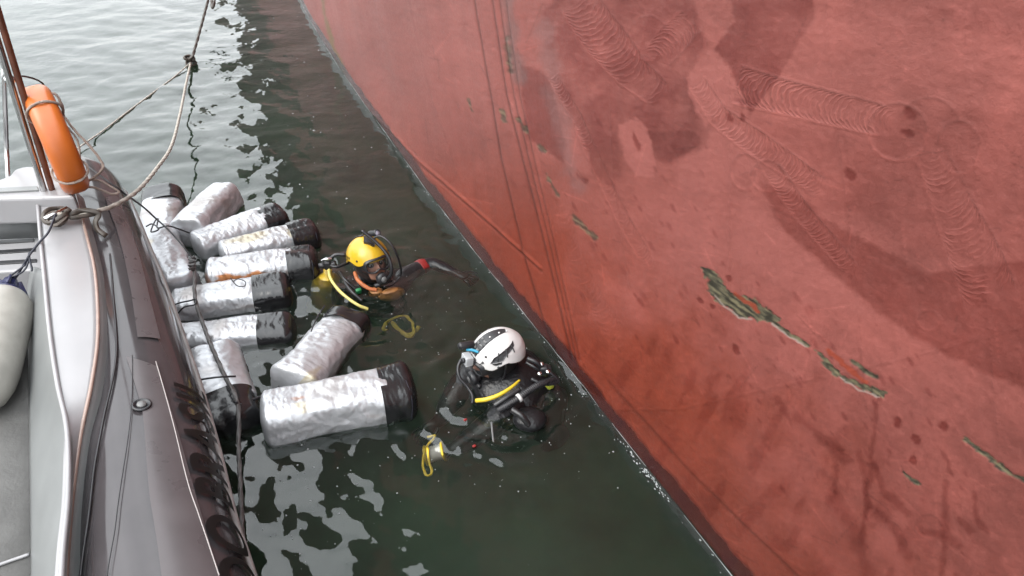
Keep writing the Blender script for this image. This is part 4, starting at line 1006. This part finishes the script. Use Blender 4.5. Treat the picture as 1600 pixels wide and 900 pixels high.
# torch and its bracket on the crown
br = obj('lamp_bracket', *merge([ellpatch(hs, [(-.5, .5), (-.3, .12), (.7, .2), (.6, .62), (.1, .8), (-.15, .6)], 1.12, .014)]), m_blk, hl, MH)
obj('head_torch', *xf(lathe([(.001, 0), (.014, 0), (.017, .012), (.017, .05), (.021, .06), (.021, .078), (.017, .078), (.015, .07), (.001, .07)], 24), MH @ Matrix.Translation((.03, -.03, .148)) @ Matrix.Rotation(R(80), 4, 'X') @ Matrix.Rotation(R(15), 4, 'Y')), m_blk, br)
obj('torch_glass', *xf(lathe([(.001, .071), (.0155, .071), (.0155, .0745), (.001, .0745)], 22), MH @ Matrix.Translation((.03, -.03, .148)) @ Matrix.Rotation(R(80), 4, 'X') @ Matrix.Rotation(R(15), 4, 'Y')), mat('torch_glass', (.4, .4, .48), rough=.1, spec=.8), br)
for s in (-.35, .0, .3):
    tube('elastic', [MH @ ellpt(*hs, pi + s, t, 1.03) for t in np.linspace(.1, 1.2, 9)], .004, m_blk, hl)
# snorkel and hoses
a_ = Vector(P(569, 366, .36)); tube('snorkel', [P(565, 360, .40), P(588, 379, .33), P(606, 400, .26), P(612, 424, .17), P(603, 441, .07)], .0105, m_blk, d1)
tube('regulator_hose', [P(583, 373, .33), P(594, 369, .35), P(608, 378, .33), P(619, 396, .26), P(626, 418, .14), P(625, 432, .06), P(612, 446, .04), P(600, 448, .07)], .0068, m_blk, d1)
tube('buoyancy_hose', [P(516, 415, .10), P(514, 425, .08), P(518, 438, .07), P(530, 454, .065), P(545, 467, .045), P(560, 477, .02), P(575, 483, -.01)], .0095, m_pyel, d1)
tube('collar', [M1 @ Vector(q) for q in ((-.088, .03, -.04), (-.096, -.02, -.075), (-.07, -.075, -.115), (-.03, -.10, -.135))], .0125, m_ora, d1, n=12)
vest = obj('buoyancy_vest', *ell_grid(.175, .15, .13, lambda a: 2.3, 26, 44, None, lambda a, t: .10 * math.sin(5 * a) * math.sin(t) * .4), m_neow, d1, Matrix.Translation(N1 + Vector((0, 0, -.085)) - F1 * .03) @ Matrix.Rotation(R(20), 4, 'Z'))
obj('chest_pad', *ell_grid(.085, .045, .06, lambda a: 2.9, 20, 30), mat('tan_chest_pad', (.272, .12, .036), rough=.5, var=.25, vscale=20), d1, Matrix.Translation(P(612, 463, -.045)) @ Matrix.Rotation(R(25), 4, 'Z'))
obj('chest_pad', *ell_grid(.05, .04, .05, lambda a: 2.9, 16, 24), MATS['tan_chest_pad'], d1, Matrix.Translation(P(588, 460, -.03)))
obj('clip', *boxv((0, 0, 0), (.035, .022, .04), .25), m_grn, d1, Matrix.Translation(P(560, 455, .055)) @ Matrix.Rotation(.5, 4, 'Z') @ Matrix.Rotation(.4, 4, 'X'))
tube('arm_band', [el1.lerp(shL, .12), el1.lerp(shL, .22), el1.lerp(shL, .34)], [.058, .066, .068], m_red, d1, nseg=18)
for q0_, q1_ in (((530, 425), (556, 452)), ((538, 440), (566, 470))):
    tube('strap', [P(q0_[0], q0_[1], .07), P((q0_[0] + q1_[0]) / 2 - 3, (q0_[1] + q1_[1]) / 2, .075), P(q1_[0], q1_[1], .03)], .011, m_neo, d1)
tank = obj('air_cylinder', *xf(lathe([(.02, -.6), (.08, -.58), (.088, -.5), (.088, -.12), (.08, -.07), (.05, -.03), (.026, -.01), (.026, .02), (.001, .02)], 30), Matrix.Translation(P(512, 426, .03)) @ Matrix.Rotation(.15, 4, 'Y')), mat('yellow_cylinder', (.4, .272, .024), rough=.4, var=.2, vscale=12), d1)
vb = P(512, 414, .11)
obj('cylinder_valve', *merge([boxv(vb, (.045, .04, .06), .25), xf(lathe([(.001, 0), (.017, 0), (.019, .004), (.019, .028), (.015, .034), (.001, .034)], 16), align(vb + Vector((.02, 0, 0)), vb + Vector((.2, .03, .05)))), xf(lathe([(.001, 0), (.016, 0), (.019, .006), (.019, .034), (.001, .038)], 16), align(vb - Vector((.02, 0, 0)), vb + Vector((-.2, -.06, -.02)))), tubeverts(catmull([vb + Vector((.0, 0, .02)), vb + Vector((.05, .02, .06)), P(540, 398, .17)], 6), .011, 10), tubeverts(catmull([vb, vb + Vector((.06, -.02, .0)), P(545, 410, .10)], 6), .010, 10)]), m_blk, tank)
tube('valve_chrome', [vb + Vector((-.03, -.01, .035)), vb + Vector((0, -.01, .05)), vb + Vector((.03, .0, .045))], .009, m_chr, tank)

# --- diver in the white helmet
H2 = P(777, 558, .148)
M2 = worldM(H2, R(-62), R(8), R(0)) @ Matrix.Scale(1.04, 4)
F2 = Vector((math.sin(R(-50)), -math.cos(R(-50)), 0)); S2 = Vector((math.cos(R(-50)), math.sin(R(-50)), 0))
N2 = H2 - F2 * .03 + Vector((0, 0, -.165))
d2 = thing('person', 'diver in a white helmet seen from the side, nearest the hull', 'person', (N2.x, N2.y, -.6), 'divers in the water')
chest = N2 + Vector((0, 0, -.15)) - F2 * .02; waist = chest + Vector((0, 0, -.27)) - F2 * .03; hip = waist + Vector((0, 0, -.17))
shL = N2 + S2 * .20 + Vector((0, 0, .0)); shR = N2 - S2 * .20 + Vector((0, 0, -.01))
elL = P(742, 690, -.12); wL = P(712, 705, -.10); elR = P(706, 636, -.10); wR = P(684, 672, -.17)
ch = [[(hip, (.17, .12)), (waist, (.15, .12)), (chest, (.185, .135)), (N2 + Vector((0, 0, -.045)), (.12, .09)), (N2 + Vector((0, 0, .02)), .066), (H2 - Vector((0, 0, .04)), .07)],
      [(chest, (.185, .135)), (shL, .105), (shL.lerp(elL, .5), .09), (elL, .072), (wL, .042)],
      [(chest, (.185, .135)), (shR, .10), (shR.lerp(elR, .5), .088), (elR, .07), (wR, .042)],
      [(hip, (.17, .12)), (hip + S2 * .1 + Vector((-.05, -.1, -.4)), .075), (hip + S2 * .1 + Vector((0, 0, -.8)), .05)],
      [(hip, (.17, .12)), (hip - S2 * .1 + Vector((-.05, -.1, -.4)), .075), (hip - S2 * .1 + Vector((0, 0, -.8)), .05)]]
ch += hand(wL, P(690, 706, -.09) - wL, Vector((0, 0, -1)), .95, .55) + hand(wR, F2 + Vector((0, 0, -.2)), Vector((0, 0, -1)), .95, .4)
skinbody('body', ch, m_neow, d2)
hl, MH, hs, rg = headgear(d2, M2, m_wht, True)
# top vents and the slashed side vents
m_vent = mat('helmet_vent_black', (.02, .02, .022), rough=.4)
def ellxy(rad, poly, k):
    bm = bmesh.new(); f = bm.faces.new([bm.verts.new((a, b, 0)) for a, b in poly]); bmesh.ops.triangulate(bm, faces=[f])
    for _ in range(5):
        e = [q for q in bm.edges if q.calc_length() > .014]
        if not e: break
        bmesh.ops.subdivide_edges(bm, edges=e, cuts=1); bmesh.ops.triangulate(bm, faces=bm.faces[:])
    bm.verts.index_update(); F = [tuple(v.index for v in q.verts) for q in bm.faces]
    V = [Vector((v.co.x, v.co.y, rad[2] * math.sqrt(max(.0, 1 - (v.co.x / rad[0]) ** 2 - (v.co.y / rad[1]) ** 2)))) for v in bm.verts]; bm.free()
    n = len(V); ed = {(a, b) for q in F for a, b in zip(q, q[1:] + q[:1])}
    return [v * k for v in V] + [v * (k - .03) for v in V], F + [tuple(i + n for i in q[::-1]) for q in F] + [(b, b + n, a + n, a) for a, b in ed if (b, a) not in ed]
tv = obj('top_vent', *ellxy(hs, [(-.022, -.125), (.022, -.125), (.032, -.085), (.030, -.03), (.022, .02), (.013, .06), (-.013, .06), (-.022, .02), (-.030, -.03), (-.032, -.085)], 1.018), m_vent, hl, MH)
for y in (-.108, -.088, -.066):
    for q in (1, -1):
        obj('vent_slot', *ellxy(hs, [(q * .004, y), (q * .022, y + .003), (q * .025, y + .013), (q * .004, y + .010)], 1.034), mat('grey_plastic', (.104, .104, .104)), tv, MH)
for q in (-.03, .02, .06):
    obj('rivet', *sphere(Vector((.012, q, .1325 - 3.2 * q * q)), (.005, .005, .004), 8, 10), m_wht, tv, MH)
for s in (1, -1):
    sv = obj('side_vent', *ellpatch(hs, [(s * .92, 1.24), (s * 1.08, 1.03), (s * 1.5, .88), (s * 2.25, .76), (s * 2.12, .92), (s * 1.62, 1.08), (s * 1.40, 1.24)], 1.022, .003), m_vent, hl, MH)
    obj('side_vent', *ellpatch(hs, [(s * .98, 1.27), (s * 1.36, 1.27), (s * 1.33, 1.36), (s * 1.1, 1.36)], 1.022, .003), m_vent, hl, MH)
    for a in (1.25, 1.62, 1.95):
        tube('lacing', [MH @ ellpt(*hs, s * (a + .04), .88 - (a - 1.25) * .12, 1.035), MH @ ellpt(*hs, s * a, 1.05 - (a - 1.25) * .1, 1.05), MH @ ellpt(*hs, s * (a - .03), 1.20 - (a - 1.25) * .1, 1.035)], .003, m_vent, sv)
    for a, t in ((.72, .98), (.62, 1.22), (1.2, 1.44)):
        obj('rivet', *sphere(ellpt(*hs, s * a, t, 1.02), (.006, .006, .006), 8, 10), m_vent, hl, MH)
    tube('visor_cord', [MH @ ellpt(*hs, s * .62, 1.22, 1.03), MH @ ellpt(*hs, s * .45, 1.36, 1.04), MH @ ellpt(*hs, s * .42, 1.5, 1.03)], .002, m_vent, hl)
# action camera in its housing on the brow
MC = MH @ Matrix.Translation((.01, -.165, .055)) @ Matrix.Rotation(R(-15), 4, 'X')
cb = obj('camera_housing', *boxv((0, 0, 0), (.06, .04, .05), .12), m_clr, hl, MC)
obj('camera_body', *boxv((0, .002, 0), (.046, .026, .036), .12), mat('camera_grey', (.08, .08, .084), rough=.35), cb, MC)
obj('camera_lens', *xf(lathe([(.001, 0), (.013, 0), (.013, .012), (.009, .013), (.001, .011)], 20), MC @ Matrix.Translation((.008, -.02, .004)) @ Matrix.Rotation(R(90), 4, 'X')), m_blk, cb)
obj('camera_mount', *boxv((0, 0, 0), (.05, .05, .03), .25), m_blk, cb, MH @ Matrix.Translation((.005, -.138, .035)))
tube('camera_clip', [MC @ Vector((-.035, .01, .03)), MC @ Vector((-.01, .03, .04)), MC @ Vector((.02, .045, .045))], .007, m_cyan, cb)
obj('torch', *xf(lathe([(.001, 0), (.016, 0), (.018, .01), (.018, .07), (.013, .08), (.001, .08)], 18), MH @ Matrix.Translation((-.035, -.105, .088)) @ Matrix.Rotation(R(70), 4, 'X')), m_blk, hl)
# chin strap, yellow neck hose, corrugated inflator hose, regulator hose
tube('chin_strap', [MH @ ellpt(*hs, 1.5, 1.42, .97), M2 @ Vector((.095, -.02, -.05)), M2 @ Vector((.07, -.06, -.10)), M2 @ Vector((.02, -.085, -.12))], .006, m_blk, hl)
tube('neck_hose', [P(744, 626, .05), P(760, 624, .075), P(780, 617, .09), P(798, 606, .10), P(812, 594, .10)], [.011, .0115, .011, .009, .006], m_yh, d2)
tube('regulator_hose', [P(738, 548, .20), P(726, 556, .19), P(716, 572, .16), P(718, 590, .12), P(730, 604, .08), P(738, 618, .05), P(738, 630, .02)], .0085, m_blk, d2)
ih = [P(780, 640, .05), P(795, 632, .085), P(812, 621, .11), P(828, 609, .12), P(845, 600, .12), P(868, 592, .09)]
pth = catmull(ih, 24); tube('inflator_hose', pth, [.017 * (1 + .12 * math.sin(i * 1.7)) for i in range(len(pth))], m_blk, d2, smoothpath=False, nseg=14)
tube('hose_ring', [pth[44], pth[50]], .022, mat('white_plastic', (.44, .44, .44)), d2, smoothpath=False, nseg=16)
tube('strap', [P(772, 634, .07), P(790, 622, .10), P(812, 608, .115)], .013, m_neo, d2); tube('strap', [P(800, 640, .09), P(815, 650, .08), P(826, 664, .03)], .016, m_neo, d2)
obj('buoyancy_vest', *ell_grid(.285, .235, .175, lambda a: 2.3, 28, 48, None, lambda a, t: .05 * math.sin(6 * a) * math.sin(t)), m_neow, d2, Matrix.Translation(N2 + Vector((0, 0, -.055)) - F2 * .03) @ Matrix.Rotation(R(-50), 4, 'Z'))
obj('shoulder_pad', *ell_grid(.085, .075, .05, lambda a: 2.6, 20, 30), m_neow, d2, Matrix.Translation(P(828, 655, .012)))
tube('tag_strip', [P(768, 660, .02), P(769, 672, .02), P(771, 690, .01)], .005, mat('grey_plastic', (.104, .104, .104)), d2)
for q, z in (((727, 656), .035), ((741, 697), -.005)):
    obj('clip', *boxv((0, 0, 0), (.018, .012, .010), .3), m_red, d2, Matrix.Translation(P(*q, z)) @ Matrix.Rotation(.6, 4, 'Z'))
tank = obj('air_cylinder', *xf(lathe([(.02, -.62), (.08, -.6), (.09, -.52), (.09, -.14), (.082, -.08), (.055, -.035), (.028, -.01), (.026, .02), (.001, .02)], 30), Matrix.Translation(P(860, 604, .0)) @ Matrix.Rotation(-.2, 4, 'X')), mat('black_cylinder', (.012, .012, .013), rough=.4, var=.2, vscale=12), d2)
vb = P(850, 578, .13)
obj('cylinder_valve', *merge([boxv(vb, (.045, .045, .06), .25), xf(lathe([(.001, 0), (.018, 0), (.021, .004), (.021, .03), (.016, .036), (.001, .036)], 16), align(vb, vb + Vector((.2, .06, .02)))), tubeverts(catmull([vb, P(838, 566, .19), P(824, 560, .20)], 6), .012, 10), tubeverts(catmull([vb, vb + Vector((.03, -.02, .0)), P(872, 596, .08), P(850, 600, .1), P(830, 592, .12)], 6), .010, 10), tubeverts(catmull([vb + Vector((0, 0, -.02)), P(836, 574, .16), P(822, 566, .17)], 6), .009, 10)]), m_blk, tank)
obj('valve_boot', *boxv((0, 0, 0), (.04, .05, .045), .3), mat('lime_rubber', (.33, .36, .04), rough=.4), tank, Matrix.Translation(P(858, 600, .05)) @ Matrix.Rotation(.5, 4, 'Z'))
for q in ((846, 569), (856, 581), (843, 584)):
    obj('valve_chrome', *sphere(P(*q, .17), (.013, .013, .011), 10, 14), m_chr, tank)

# ------------------------------------------------------------------ reel held under water, drifting yellow line
rl0 = P(688, 704, -.035)
reel = thing('line_reel', 'pale drum wound with cord and yellow rims, just under the surface', 'reel', tuple(rl0))
Mr = align(rl0 + Vector((-.03, .0, -.04)), rl0 + Vector((.06, .015, -.02)))
obj('drum', *xf(lathe([(.001, -.035), (.045, -.035)] + [(.046 + .003 * (k % 2), -.035 + .006 * k) for k in range(13)] + [(.045, .043), (.001, .043)], 28), Mr), mat('pale_wound_cord', (.336, .336, .304), rough=.7), reel)
for z in (-.04, .046):
    obj('rim', *xf(([Vector(v) for v in lathe([(.036, z - .005), (.056, z - .005), (.060, z), (.056, z + .006), (.036, z + .006)], 28)[0]], lathe([(0, 0)] * 5, 28)[1]), Mr), m_yh, reel)
rope('lanyard', [P(668, 684, -.03), P(680, 682, -.02), P(666, 700, -.03), P(661, 725, -.04), P(666, 743, -.04), P(675, 740, -.04), P(670, 720, -.03), P(668, 700, -.02)], .006, m_yh, reel, 16)
coil = []
for k in range(34):
    a = k * .37; coil.append(P(630 + 26 * math.cos(a * .83) * (1 - .4 * math.sin(a * .31)), 522 + 12 * math.sin(a * 1.17) + 5 * math.sin(a * .45), -.14 - .03 * math.sin(a * .7)))
o = rope('yellow_line', coil, .010, mat('yellow_rope', (.4, .288, .04), rough=.6), None, 5); tag(o, 'loose yellow line adrift under the surface between the two divers', 'rope')

# ------------------------------------------------------------------ foam and bubbles on the surface, and a bead for the waterline glint
def foam_and_glint():
    V = []; F = []
    def fleck(x, y, r, e, an):
        n = 9; b = len(V); z = float(wave(np.array(x), np.array(y)))
        for ring, (k, h) in enumerate(((1, .0006), (.6, .0035))):
            for i in range(n):
                a = 2 * pi * i / n; rr = r * k * (1 + .28 * math.sin(3 * a + x * 50) + .18 * math.sin(5 * a + y * 40)); u, v = rr * math.cos(a), rr * math.sin(a) * e
                V.append((x + u * math.cos(an) - v * math.sin(an), y + u * math.sin(an) + v * math.cos(an), z + h))
        V.append((x, y, z + .0045)); c = len(V) - 1
        for i in range(n):
            j = (i + 1) % n; F.append((b + i, b + j, b + n + j, b + n + i)); F.append((b + n + i, b + n + j, c))
    def spray(px, py, sx, sy, n, r0=.001, r1=.0048):
        for _ in range(n):
            q = P(px + random.gauss(0, sx), py + random.gauss(0, sy), 0)
            if q.x > WX(q.y) - .01: continue
            fleck(q.x, q.y, r0 + (r1 - r0) * random.random() ** 3, random.uniform(.5, 1), random.uniform(0, 3))
    spray(780, 640, 75, 55, 110); spray(590, 450, 65, 45, 80); spray(690, 500, 60, 30, 35); spray(440, 800, 70, 80, 90); spray(560, 720, 90, 70, 40)
    spray(880, 600, 25, 30, 60); spray(460, 540, 60, 60, 90); spray(860, 700, 90, 90, 14); spray(330, 450, 60, 60, 50); spray(520, 200, 60, 120, 50, .003, .012)
    # broken water licking the plate
    for k in range(110):
        y = random.uniform(1.7, 9.0) if k < 50 else random.gauss(2.36, .10); x = float(WX(y)) - abs(random.gauss(0, .014)) - .014
        fleck(x, y, random.uniform(.002, .007), random.uniform(.3, .6), 2.0)
    yv = 1.5  # pale bead added in place of sky reflected along the waterline
    while yv < 10.5:
        Ls = random.uniform(.2, .9) * (.5 + yv * .15); n_ = max(6, int(Ls / .03)); pts = []
        for q in np.linspace(yv, yv + Ls, n_):
            xx = float(WX(q)) - .004; pts.append(Vector((xx + HN[0] * .004, q + HN[1] * .004, float(wave(np.array(xx), np.array(q))) + .001)))
        v_, f_ = tubeverts(pts, [.0006 + .0013 * math.sin(pi * i / (n_ - 1)) ** 2 * (.6 + .4 * math.sin(i * 1.3)) for i in range(n_)], 6); b_ = len(V); V.extend([tuple(a) for a in v_]); F.extend([tuple(i + b_ for i in a) for a in f_])
        yv += Ls * random.uniform(1.0, 1.45)
    o = obj('foam_and_glint', V, F, mat('foam_and_glint', (.24, .256, .256), rough=.45))
    tag(o, 'small flecks of froth and bubbles scattered on the dark water, with a pale bead for the waterline glint', None, None, 'stuff')
foam_and_glint()
